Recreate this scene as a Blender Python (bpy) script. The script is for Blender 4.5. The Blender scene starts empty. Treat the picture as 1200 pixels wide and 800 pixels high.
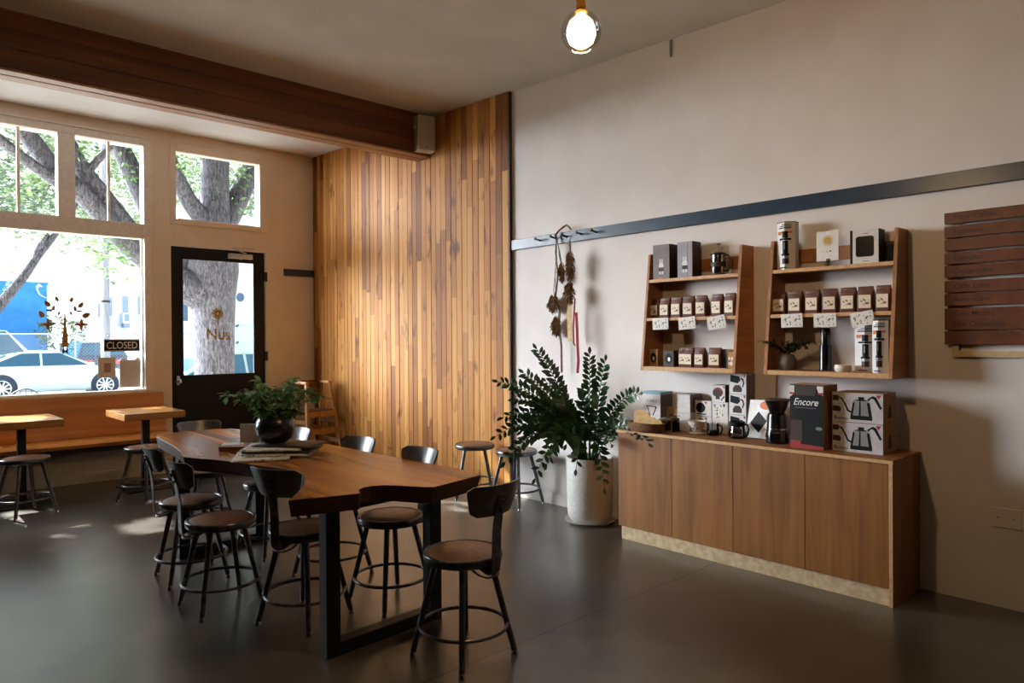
import bpy, math, random
from mathutils import Vector, Matrix

random.seed(7)
scene = bpy.context.scene
COL = scene.collection
PI = math.pi

# ------------------------------------------------------------------ camera
CAM_H = 1.40
YAW, PITCH, ROLL, FOC = math.radians(42.777), math.radians(-0.308), math.radians(-0.388), 833.13
_fw = Vector((math.sin(YAW) * math.cos(PITCH), math.cos(YAW) * math.cos(PITCH), math.sin(PITCH)))
_rt = Vector((math.cos(YAW), -math.sin(YAW), 0.0))
_up = _rt.cross(_fw)
RT = math.cos(ROLL) * _rt + math.sin(ROLL) * _up
UP = -math.sin(ROLL) * _rt + math.cos(ROLL) * _up
FW = _fw
EYE = Vector((0, 0, CAM_H))
cam_d = bpy.data.cameras.new('camera')
cam = bpy.data.objects.new('camera', cam_d)
COL.objects.link(cam)
cam_d.sensor_width = 36.0
cam_d.lens = FOC / 1200 * 36
cam_d.clip_start = 0.05
cam_d.clip_end = 300
cam.matrix_world = Matrix(((RT.x, UP.x, -FW.x, 0), (RT.y, UP.y, -FW.y, 0), (RT.z, UP.z, -FW.z, CAM_H), (0, 0, 0, 1)))
scene.camera = cam


def ray(x, y):
    return FW + RT * ((x - 600) / FOC) - UP * ((y - 400) / FOC)


def on_x(x, y, X):
    d = ray(x, y)
    return EYE + d * (X / d.x)


def on_y(x, y, Y):
    d = ray(x, y)
    return EYE + d * (Y / d.y)


def on_z(x, y, Z):
    d = ray(x, y)
    return EYE + d * ((Z - CAM_H) / d.z)


def over(P, x, y):
    """height of the picture point (x, y) standing above the ground point P"""
    d = ray(x, y)
    s = math.hypot(P.x, P.y) / math.hypot(d.x, d.y)
    return CAM_H + d.z * s


# ------------------------------------------------------------------ materials
def s2l(c):
    return tuple(((v / 12.92) if v <= 0.04045 else ((v + 0.055) / 1.055) ** 2.4) for v in c)


def rgb(r, g, b):
    return s2l((r / 255, g / 255, b / 255)) + (1.0,)


def new_mat(name):
    m = bpy.data.materials.new(name)
    m.use_nodes = True
    nt = m.node_tree
    bs = nt.nodes['Principled BSDF']
    return m, nt, bs


def nd(nt, typ, **kw):
    n = nt.nodes.new(typ)
    for k, v in kw.items():
        if k.startswith('i_'):
            n.inputs[k[2:].replace('_', ' ')].default_value = v
        else:
            setattr(n, k, v)
    return n


def coords(nt, scale=(1, 1, 1), kind='Object'):
    tc = nd(nt, 'ShaderNodeTexCoord')
    mp = nd(nt, 'ShaderNodeMapping')
    mp.inputs['Scale'].default_value = scale
    nt.links.new(tc.outputs[kind], mp.inputs['Vector'])
    return mp.outputs['Vector']


def ramp(nt, fac, stops):
    r = nd(nt, 'ShaderNodeValToRGB')
    el = r.color_ramp.elements
    el[0].position, el[0].color = stops[0]
    el[1].position, el[1].color = stops[-1]
    for p, c in stops[1:-1]:
        e = el.new(p)
        e.color = c
    nt.links.new(fac, r.inputs['Fac'])
    return r.outputs['Color']


def bump(nt, bs, h, strength=0.2, dist=0.01):
    b = nd(nt, 'ShaderNodeBump')
    b.inputs['Strength'].default_value = strength
    b.inputs['Distance'].default_value = dist
    nt.links.new(h, b.inputs['Height'])
    nt.links.new(b.outputs['Normal'], bs.inputs['Normal'])


def noisy(name, c1, c2, scale=20, rough=0.6, stretch=(1, 1, 1), metal=0.0, bmp=0.0, detail=4, lo=0.35, hi=0.65, spec=0.5):
    m, nt, bs = new_mat(name)
    v = coords(nt, stretch)
    n = nd(nt, 'ShaderNodeTexNoise')
    n.inputs['Scale'].default_value = scale
    n.inputs['Detail'].default_value = detail
    nt.links.new(v, n.inputs['Vector'])
    nt.links.new(ramp(nt, n.outputs['Fac'], [(lo, c1), (hi, c2)]), bs.inputs['Base Color'])
    bs.inputs['Roughness'].default_value = rough
    bs.inputs['Metallic'].default_value = metal
    bs.inputs['Specular IOR Level'].default_value = spec
    if bmp:
        bump(nt, bs, n.outputs['Fac'], bmp)
    return m


def wood(name, c1, c2, c3, axis='Y', scale=14, rough=0.45, knots=False):
    """long grain running along one axis, with slow colour drift and darker pores"""
    m, nt, bs = new_mat(name)
    st = {'X': (0.06, 1, 1), 'Y': (1, 0.06, 1), 'Z': (1, 1, 0.06)}[axis]
    v = coords(nt, st)
    n = nd(nt, 'ShaderNodeTexNoise')
    n.inputs['Scale'].default_value = scale
    n.inputs['Detail'].default_value = 6
    n.inputs['Distortion'].default_value = 0.6
    nt.links.new(v, n.inputs['Vector'])
    c = ramp(nt, n.outputs['Fac'], [(0.28, c1), (0.5, c2), (0.72, c3)])
    v2 = coords(nt, (1, 1, 1))
    n2 = nd(nt, 'ShaderNodeTexNoise')
    n2.inputs['Scale'].default_value = 2.2
    n2.inputs['Detail'].default_value = 3
    nt.links.new(v2, n2.inputs['Vector'])
    mx = nd(nt, 'ShaderNodeMixRGB', blend_type='MULTIPLY')
    mx.inputs['Fac'].default_value = 0.55
    nt.links.new(c, mx.inputs['Color1'])
    nt.links.new(ramp(nt, n2.outputs['Fac'], [(0.3, (0.62, 0.6, 0.58, 1)), (0.65, (1, 1, 1, 1))]), mx.inputs['Color2'])
    nt.links.new(mx.outputs['Color'], bs.inputs['Base Color'])
    bs.inputs['Roughness'].default_value = rough
    bump(nt, bs, n.outputs['Fac'], 0.12, 0.004)
    return m


def plain(name, c, rough=0.5, metal=0.0, emit=None, es=0.0, spec=0.5):
    m = noisy(name, tuple(x * 0.93 for x in c[:3]) + (1,), tuple(min(1, x * 1.05) for x in c[:3]) + (1,), 35, rough, metal=metal, spec=spec)
    if emit:
        bs = m.node_tree.nodes['Principled BSDF']
        bs.inputs['Emission Color'].default_value = emit
        bs.inputs['Emission Strength'].default_value = es
    return m


def printed(name, base, inks, scale=60, amount=0.5, rough=0.6):
    """paper with small printed blotches of ink"""
    m, nt, bs = new_mat(name)
    v = coords(nt)
    vo = nd(nt, 'ShaderNodeTexVoronoi')
    vo.inputs['Scale'].default_value = scale
    nt.links.new(v, vo.inputs['Vector'])
    n = nd(nt, 'ShaderNodeTexNoise')
    n.inputs['Scale'].default_value = scale * 0.45
    nt.links.new(v, n.inputs['Vector'])
    col = ramp(nt, vo.outputs['Color'], [(0.0, inks[0]), (0.5, inks[1 % len(inks)]), (1.0, inks[2 % len(inks)])])
    mk = ramp(nt, n.outputs['Fac'], [(1 - amount - 0.02, (0, 0, 0, 1)), (1 - amount + 0.03, (1, 1, 1, 1))])
    mx = nd(nt, 'ShaderNodeMixRGB')
    nt.links.new(mk, mx.inputs['Fac'])
    mx.inputs['Color1'].default_value = base
    nt.links.new(col, mx.inputs['Color2'])
    nt.links.new(mx.outputs['Color'], bs.inputs['Base Color'])
    bs.inputs['Roughness'].default_value = rough
    return m


def glass_mat(name, tint=(1, 1, 1, 1), refl=0.9, rough=0.0):
    m = bpy.data.materials.new(name)
    m.use_nodes = True
    nt = m.node_tree
    nt.nodes.remove(nt.nodes['Principled BSDF'])
    out = nt.nodes['Material Output']
    tr = nd(nt, 'ShaderNodeBsdfTransparent')
    tr.inputs['Color'].default_value = tint
    gl = nd(nt, 'ShaderNodeBsdfGlossy')
    gl.inputs['Roughness'].default_value = rough
    fr = nd(nt, 'ShaderNodeFresnel')
    fr.inputs['IOR'].default_value = 1.45
    mu = nd(nt, 'ShaderNodeMath', operation='MULTIPLY')
    mu.inputs[1].default_value = refl
    nt.links.new(fr.outputs['Fac'], mu.inputs[0])
    mx = nd(nt, 'ShaderNodeMixShader')
    nt.links.new(mu.outputs['Value'], mx.inputs['Fac'])
    nt.links.new(tr.outputs['BSDF'], mx.inputs[1])
    nt.links.new(gl.outputs['BSDF'], mx.inputs[2])
    nt.links.new(mx.outputs['Shader'], out.inputs['Surface'])
    return m


def leaf_mat(name, c1, c2, trans=0.35, rough=0.5):
    m, nt, bs = new_mat(name)
    v = coords(nt)
    n = nd(nt, 'ShaderNodeTexNoise')
    n.inputs['Scale'].default_value = 9
    nt.links.new(v, n.inputs['Vector'])
    c = ramp(nt, n.outputs['Fac'], [(0.35, c1), (0.65, c2)])
    nt.links.new(c, bs.inputs['Base Color'])
    bs.inputs['Roughness'].default_value = rough
    if trans:
        out = nt.nodes['Material Output']
        t = nd(nt, 'ShaderNodeBsdfTranslucent')
        nt.links.new(c, t.inputs['Color'])
        mx = nd(nt, 'ShaderNodeMixShader')
        mx.inputs['Fac'].default_value = trans
        nt.links.new(bs.outputs['BSDF'], mx.inputs[1])
        nt.links.new(t.outputs['BSDF'], mx.inputs[2])
        nt.links.new(mx.outputs['Shader'], out.inputs['Surface'])
    return m


M = {}
M['wall'] = noisy('warm_white_plaster', rgb(224, 215, 209), rgb(230, 222, 216), 3, 0.75, bmp=0.03)
M['wall_front'] = noisy('cream_painted_front_wall', rgb(238, 221, 198), rgb(243, 228, 207), 4, 0.55)
M['bay_lit'] = noisy('window_lit_bay_ceiling', rgb(240, 241, 244), rgb(246, 247, 249), 3, 0.7)  # same ceiling made whiter: window light put into the colour
M['beam_lit'] = wood('window_lit_beam_underside', rgb(150, 104, 64), rgb(172, 124, 82), rgb(190, 144, 100), 'X', 10, 0.5)  # lighter copy of the beam wood, window light painted in
M['wall_low_bounce'] = noisy('low_bounce_back_wall', rgb(58, 52, 46), rgb(64, 58, 52), 3, 0.8)  # unseen walls, coloured dark to keep bounced light low
M['ceiling'] = noisy('ceiling_plaster', rgb(212, 206, 196), rgb(222, 216, 207), 2.5, 0.85, bmp=0.02)
M['trimwhite'] = plain('cream_trim_paint', rgb(243, 236, 224), 0.45)
M['black_paint'] = plain('blue_black_door_paint', rgb(6, 12, 22), 0.45, spec=0.3)
M['rail'] = noisy('slate_blue_rail_paint', rgb(34, 50, 66), rgb(42, 60, 78), 12, 0.32)
M['glass'] = glass_mat('window_glass', (0.97, 0.99, 1, 1), 0.6)
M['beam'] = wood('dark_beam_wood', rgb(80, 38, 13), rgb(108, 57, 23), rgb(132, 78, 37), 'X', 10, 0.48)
M['ply'] = wood('shelf_plywood', rgb(150, 96, 50), rgb(172, 114, 64), rgb(188, 130, 78), 'Y', 18, 0.5)
M['ply_cab'] = wood('cabinet_veneer', rgb(124, 75, 28), rgb(147, 93, 37), rgb(162, 106, 47), 'Z', 18, 0.55)
M['ply_edge'] = noisy('pale_plywood_edge', rgb(196, 150, 98), rgb(214, 170, 118), 40, 0.55, (1, 0.1, 1))
M['plinth'] = noisy('pale_plywood_plinth', rgb(196, 168, 128), rgb(222, 198, 160), 26, 0.6, (1, 0.5, 1))
M['bench'] = wood('honey_bench_wood', rgb(164, 96, 36), rgb(190, 118, 48), rgb(206, 136, 62), 'X', 8, 0.35)
M['cafetop'] = wood('pale_cafe_tabletop', rgb(176, 122, 66), rgb(198, 144, 86), rgb(212, 160, 104), 'X', 8, 0.2)
M['table'] = wood('table_slab_wood', rgb(104, 56, 18), rgb(174, 108, 44), rgb(206, 142, 68), 'Y', 7, 0.27)
M['table_edge'] = wood('dark_slab_edge', rgb(44, 24, 12), rgb(66, 38, 18), rgb(86, 52, 26), 'Y', 9, 0.5)
M['pine'] = wood('high_chair_wood', rgb(168, 112, 58), rgb(190, 134, 76), rgb(206, 152, 94), 'Z', 12, 0.45)
M['pine_dark'] = wood('dark_chair_panel', rgb(96, 54, 24), rgb(114, 66, 32), rgb(128, 78, 40), 'X', 12, 0.45)
M['steel'] = noisy('gunmetal_stool_steel', rgb(86, 86, 90), rgb(114, 114, 118), 30, 0.3, metal=0.85)
M['steel_dark'] = noisy('black_table_steel', rgb(24, 24, 26), rgb(34, 34, 36), 30, 0.45, metal=0.4)
M['chrome'] = plain('chrome_glide', rgb(200, 200, 204), 0.15, 1.0)
M['seatboard'] = noisy('brown_seat_hardboard', rgb(104, 72, 50), rgb(132, 94, 68), 40, 0.4)
M['backplate'] = noisy('stool_back_steel', rgb(96, 95, 96), rgb(122, 121, 122), 25, 0.33, metal=0.6)
M['pot_white'] = noisy('speckled_white_ceramic', rgb(196, 192, 186), rgb(214, 210, 204), 60, 0.55)
M['pot_black'] = plain('black_glazed_pot', rgb(26, 28, 28), 0.25)
M['soil'] = noisy('dark_soil', rgb(30, 22, 16), rgb(52, 40, 30), 60, 0.9)
M['zz'] = leaf_mat('glossy_dark_leaf', rgb(22, 44, 20), rgb(44, 78, 34), 0.12, 0.3)
M['zzstem'] = plain('dark_green_stem', rgb(40, 62, 34), 0.5)
M['herb'] = leaf_mat('table_plant_leaf', rgb(64, 104, 54), rgb(124, 160, 104), 0.3, 0.3)
M['card'] = plain('white_card', rgb(230, 226, 218), 0.6)
M['white'] = plain('white_carton', rgb(222, 218, 214), 0.55)
M['black'] = plain('matte_black', rgb(11, 11, 12), 0.6, spec=0.25)
M['blackgloss'] = plain('gloss_black_plastic', rgb(16, 17, 20), 0.22)
M['kraft'] = noisy('kraft_board', rgb(160, 118, 76), rgb(178, 136, 92), 30, 0.7)
M['bag'] = noisy('brown_coffee_bag', rgb(84, 42, 26), rgb(106, 56, 36), 22, 0.5, bmp=0.2)
M['baglabel'] = printed('bag_label_print', rgb(226, 214, 190), [rgb(80, 66, 54), rgb(150, 92, 48), rgb(64, 62, 68)], 120, 0.45)
M['labelcard'] = plain('bag_label_card', rgb(228, 214, 186), 0.6)
M['pricecard'] = printed('price_card_print', rgb(228, 224, 214), [rgb(70, 64, 62), rgb(120, 104, 90), rgb(56, 58, 72)], 150, 0.44)
M['newsprint'] = printed('newsprint', rgb(232, 229, 224), [rgb(90, 90, 94), rgb(130, 128, 130), rgb(70, 70, 76)], 110, 0.40)
M['newsdark'] = noisy('dark_magazine_cover', rgb(38, 34, 32), rgb(84, 72, 58), 14, 0.35)
M['red'] = plain('red_ribbon', rgb(132, 8, 24), 0.7, spec=0.2)
M['dry'] = noisy('dried_flower_brown', rgb(86, 58, 32), rgb(136, 98, 56), 40, 0.9)
M['drystem'] = noisy('dried_stem', rgb(92, 84, 72), rgb(140, 126, 104), 40, 0.9)
M['grey_box'] = noisy('grey_carton', rgb(108, 100, 96), rgb(122, 114, 108), 8, 0.55)
M['lilac_box'] = noisy('pale_grey_carton', rgb(146, 140, 144), rgb(160, 154, 158), 8, 0.5)
M['darkbrown'] = plain('dark_brown_board', rgb(52, 34, 22), 0.6)
M['orange'] = plain('orange_print', rgb(206, 112, 40), 0.6)
M['gold'] = plain('gold_print', rgb(198, 158, 62), 0.5)
M['redprint'] = plain('red_print', rgb(150, 30, 34), 0.55)
M['bluegrey'] = plain('pale_blue_lid', rgb(136, 178, 190), 0.6)
M['greyprint'] = plain('grey_print', rgb(120, 116, 118), 0.55)
M['silverprint'] = plain('silver_print', rgb(150, 148, 148), 0.35, 0.3)
M['photo_grey'] = printed('pale_grey_photo_print', rgb(196, 188, 190), [rgb(160, 152, 156), rgb(206, 200, 200), rgb(174, 164, 166)], 26, 0.5)
M['basket'] = noisy('brown_woven_tray', rgb(92, 56, 28), rgb(134, 86, 46), 60, 0.7, (1, 1, 3), bmp=0.5)
M['filter'] = noisy('natural_paper_filter', rgb(196, 158, 104), rgb(216, 182, 130), 30, 0.8)
M['globe'] = glass_mat('thin_globe_glass', (0.95, 0.95, 0.94, 1), 0.6)
M['clear'] = glass_mat('clear_glassware', (0.9, 0.92, 0.92, 1), 1.0)
M['smoky'] = glass_mat('smoky_plastic', (0.42, 0.4, 0.38, 1), 1.0)
M['ceramic'] = plain('white_ceramic', rgb(226, 216, 200), 0.3)
M['brass'] = plain('aged_brass', rgb(150, 106, 44), 0.3, 0.9)
M['bulb'] = plain('lit_bulb', rgb(255, 240, 214), 0.4, emit=(1.0, 0.66, 0.34, 1), es=320.0)
M['speaker'] = noisy('pale_grey_speaker', rgb(190, 184, 174), rgb(202, 196, 186), 60, 0.6)
M['grille'] = noisy('speaker_grille', rgb(168, 162, 152), rgb(184, 178, 168), 160, 0.7)
M['menu'] = wood('menu_slat_wood', rgb(86, 42, 16), rgb(104, 52, 22), rgb(122, 64, 28), 'Y', 10, 0.5)
M['menuink'] = plain('dark_menu_lettering', rgb(46, 22, 10), 0.6)
M['batten'] = plain('pale_batten', rgb(206, 180, 138), 0.6)
M['signwhite'] = plain('white_letters', rgb(236, 234, 230), 0.5)
M['decalgold'] = noisy('gold_vinyl', rgb(146, 100, 42), rgb(184, 136, 62), 25, 0.5)
M['decaldark'] = plain('dark_vinyl', rgb(70, 76, 92), 0.5)
M['paper'] = plain('posted_paper', rgb(214, 204, 190), 0.7)
M['pink'] = noisy('faded_pink_cover', rgb(150, 112, 104), rgb(176, 136, 126), 12, 0.6)
# outdoors
M['asphalt'] = noisy('asphalt', rgb(150, 152, 158), rgb(176, 178, 184), 8, 0.85)
M['sidewalk'] = noisy('sidewalk_concrete', rgb(220, 216, 210), rgb(234, 230, 224), 4, 0.85)
M['bark'] = None
M['leafA'] = leaf_mat('street_tree_leaf', rgb(54, 82, 44), rgb(98, 124, 76), 0.4)
M['leafB'] = leaf_mat('pale_tree_leaf', rgb(82, 100, 72), rgb(124, 140, 108), 0.4)
M['bluewall'] = noisy('blue_painted_building', rgb(38, 116, 186), rgb(58, 140, 208), 1.2, 0.7)
M['stucco'] = noisy('white_stucco', rgb(222, 222, 224), rgb(232, 232, 234), 3, 0.8)
M['stucco2'] = noisy('pale_blue_stucco', rgb(200, 212, 218), rgb(212, 222, 228), 3, 0.8)
M['paneblue'] = plain('dark_house_pane', rgb(70, 96, 122), 0.15)
M['whitecar'] = plain('white_car_paint', rgb(212, 230, 224), 0.2)
M['silvercar'] = plain('silver_car_paint', rgb(176, 196, 200), 0.22, 0.3)
M['darkcar'] = plain('dark_car_paint', rgb(52, 66, 90), 0.2, 0.2)
M['carglass'] = plain('tinted_car_glass', rgb(44, 84, 108), 0.08)
M['tyre'] = plain('tyre_rubber', rgb(36, 48, 66), 0.7)
M['rim'] = plain('alloy_rim', rgb(214, 220, 224), 0.25, 0.5)
M['taillight'] = plain('red_tail_light', rgb(200, 56, 60), 0.25)
M['galv'] = plain('galvanised_wire', rgb(150, 158, 164), 0.5, 0.2)
M['polegrey'] = noisy('utility_pole_wood', rgb(120, 122, 130), rgb(150, 150, 156), 20, 0.8, (1, 1, 0.1))
M['iron'] = plain('black_wrought_iron', rgb(36, 42, 52), 0.5)


def bark_mat():
    m, nt, bs = new_mat('grey_tree_bark')
    v = coords(nt, (1, 1, 0.25))
    n = nd(nt, 'ShaderNodeTexNoise')
    n.inputs['Scale'].default_value = 34
    n.inputs['Detail'].default_value = 6
    n.inputs['Distortion'].default_value = 1.0
    nt.links.new(v, n.inputs['Vector'])
    nt.links.new(ramp(nt, n.outputs['Fac'], [(0.34, rgb(30, 30, 36)), (0.5, rgb(66, 65, 72)), (0.68, rgb(98, 97, 103))]), bs.inputs['Base Color'])
    bs.inputs['Roughness'].default_value = 0.9
    bump(nt, bs, n.outputs['Fac'], 0.8, 0.05)
    return m


M['bark'] = bark_mat()


def floor_mat():
    m, nt, bs = new_mat('polished_concrete')
    v = coords(nt)
    n = nd(nt, 'ShaderNodeTexNoise')
    n.inputs['Scale'].default_value = 0.9
    n.inputs['Detail'].default_value = 5
    n.inputs['Roughness'].default_value = 0.5
    nt.links.new(v, n.inputs['Vector'])
    n2 = nd(nt, 'ShaderNodeTexNoise')
    n2.inputs['Scale'].default_value = 5
    n2.inputs['Detail'].default_value = 4
    nt.links.new(v, n2.inputs['Vector'])
    c1 = ramp(nt, n.outputs['Fac'], [(0.30, rgb(44, 38, 32)), (0.5, rgb(72, 66, 59)), (0.70, rgb(110, 106, 99))])
    c2 = ramp(nt, n2.outputs['Fac'], [(0.3, (0.74, 0.72, 0.70, 1)), (0.7, (1, 1, 1, 1))])
    mx = nd(nt, 'ShaderNodeMixRGB', blend_type='MULTIPLY')
    mx.inputs['Fac'].default_value = 0.8
    nt.links.new(c1, mx.inputs['Color1'])
    nt.links.new(c2, mx.inputs['Color2'])
    # saw-cut joints in the slab: one across the room at y = 2.37 and one along it
    sp = nd(nt, 'ShaderNodeSeparateXYZ')
    wob = nd(nt, 'ShaderNodeTexNoise')
    wob.inputs['Scale'].default_value = 5
    wob.inputs['Detail'].default_value = 5
    nt.links.new(v, wob.inputs['Vector'])
    nt.links.new(v, sp.inputs['Vector'])
    wm = nd(nt, 'ShaderNodeMath', operation='MULTIPLY_ADD')
    nt.links.new(wob.outputs['Fac'], wm.inputs[0])
    wm.inputs[1].default_value = 0.03
    nt.links.new(sp.outputs['Y'], wm.inputs[2])
    fac = None
    for y0 in (2.385,):
        d = nd(nt, 'ShaderNodeMath', operation='SUBTRACT')
        nt.links.new(wm.outputs[0], d.inputs[0])
        d.inputs[1].default_value = y0
        a = nd(nt, 'ShaderNodeMath', operation='ABSOLUTE')
        nt.links.new(d.outputs[0], a.inputs[0])
        l = nd(nt, 'ShaderNodeMath', operation='LESS_THAN')
        nt.links.new(a.outputs[0], l.inputs[0])
        l.inputs[1].default_value = 0.0062
        fac = l
    m2 = nd(nt, 'ShaderNodeMixRGB')
    nt.links.new(fac.outputs[0], m2.inputs['Fac'])
    nt.links.new(mx.outputs['Color'], m2.inputs['Color1'])
    m2.inputs['Color2'].default_value = rgb(30, 26, 22)
    nt.links.new(m2.outputs['Color'], bs.inputs['Base Color'])
    rr = nd(nt, 'ShaderNodeMapRange')
    nt.links.new(n2.outputs['Fac'], rr.inputs['Value'])
    rr.inputs['To Min'].default_value = 0.29
    rr.inputs['To Max'].default_value = 0.35
    bs.inputs['Specular IOR Level'].default_value = 0.6
    bs.inputs['Coat Weight'].default_value = 0.55
    bs.inputs['Coat Roughness'].default_value = 0.24
    nt.links.new(rr.outputs['Result'], bs.inputs['Roughness'])
    bump(nt, bs, n2.outputs['Fac'], 0.008, 0.01)
    return m


M['floor'] = floor_mat()


def plank_mat():
    """honey coloured wall boards: every board, and every length of a board, has its own tone"""
    m, nt, bs = new_mat('honey_wall_boards')
    v = coords(nt)
    sp = nd(nt, 'ShaderNodeSeparateXYZ')
    nt.links.new(v, sp.inputs['Vector'])

    def math_(op, a, b=None):
        n = nd(nt, 'ShaderNodeMath', operation=op)
        for i, q in enumerate((a, b)):
            if q is None:
                continue
            if isinstance(q, (int, float)):
                n.inputs[i].default_value = q
            else:
                nt.links.new(q, n.inputs[i])
        return n.outputs[0]
    idx = math_('FLOOR', math_('DIVIDE', math_('SUBTRACT', sp.outputs['Y'], 4.655), PLANK))
    w1 = nd(nt, 'ShaderNodeTexWhiteNoise', noise_dimensions='1D')
    nt.links.new(idx, w1.inputs['W'])
    zz = math_('FLOOR', math_('DIVIDE', math_('ADD', sp.outputs['Z'], math_('MULTIPLY', w1.outputs['Value'], 5.0)), 1.45))
    w2 = nd(nt, 'ShaderNodeTexWhiteNoise', noise_dimensions='1D')
    nt.links.new(math_('ADD', math_('MULTIPLY', idx, 17.3), zz), w2.inputs['W'])
    v3 = nd(nt, 'ShaderNodeCombineXYZ')
    nt.links.new(math_('MULTIPLY', sp.outputs['Y'], 1.0), v3.inputs['X'])
    nt.links.new(math_('MULTIPLY', sp.outputs['Z'], 0.07), v3.inputs['Y'])
    nt.links.new(math_('MULTIPLY', w2.outputs['Value'], 40.0), v3.inputs['Z'])
    n = nd(nt, 'ShaderNodeTexNoise')
    n.inputs['Scale'].default_value = 26
    n.inputs['Detail'].default_value = 6
    n.inputs['Distortion'].default_value = 0.8
    nt.links.new(v3.outputs[0], n.inputs['Vector'])
    tone = ramp(nt, w2.outputs['Value'], [(0.0, rgb(130, 78, 28)), (0.2, rgb(172, 110, 46)), (0.6, rgb(194, 132, 60)), (0.92, rgb(210, 154, 80)), (1.0, rgb(142, 88, 34))])
    grain = ramp(nt, n.outputs['Fac'], [(0.25, (0.62, 0.52, 0.44, 1)), (0.45, (0.92, 0.9, 0.88, 1)), (0.7, (1, 1, 1, 1))])
    mx = nd(nt, 'ShaderNodeMixRGB', blend_type='MULTIPLY')
    mx.inputs['Fac'].default_value = 0.85
    nt.links.new(tone, mx.inputs['Color1'])
    nt.links.new(grain, mx.inputs['Color2'])
    # knots: sparse dark smudges
    v4 = nd(nt, 'ShaderNodeCombineXYZ')
    nt.links.new(math_('MULTIPLY', sp.outputs['Y'], 9.0), v4.inputs['X'])
    nt.links.new(math_('MULTIPLY', sp.outputs['Z'], 3.2), v4.inputs['Y'])
    nt.links.new(math_('MULTIPLY', w2.outputs['Value'], 30.0), v4.inputs['Z'])
    k = nd(nt, 'ShaderNodeTexNoise')
    k.inputs['Scale'].default_value = 1.0
    k.inputs['Detail'].default_value = 5
    nt.links.new(v4.outputs[0], k.inputs['Vector'])
    km = ramp(nt, k.outputs['Fac'], [(0.60, (1, 1, 1, 1)), (0.70, (0.30, 0.2, 0.13, 1))])
    m2 = nd(nt, 'ShaderNodeMixRGB', blend_type='MULTIPLY')
    m2.inputs['Fac'].default_value = 0.85
    nt.links.new(mx.outputs['Color'], m2.inputs['Color1'])
    nt.links.new(km, m2.inputs['Color2'])
    nt.links.new(m2.outputs['Color'], bs.inputs['Base Color'])
    bs.inputs['Roughness'].default_value = 0.6
    bs.inputs['Specular IOR Level'].default_value = 0.25
    bump(nt, bs, n.outputs['Fac'], 0.1, 0.003)
    return m


PLANK = 0.0826
M['planks'] = plank_mat()

# ------------------------------------------------------------------ mesh builder


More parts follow.
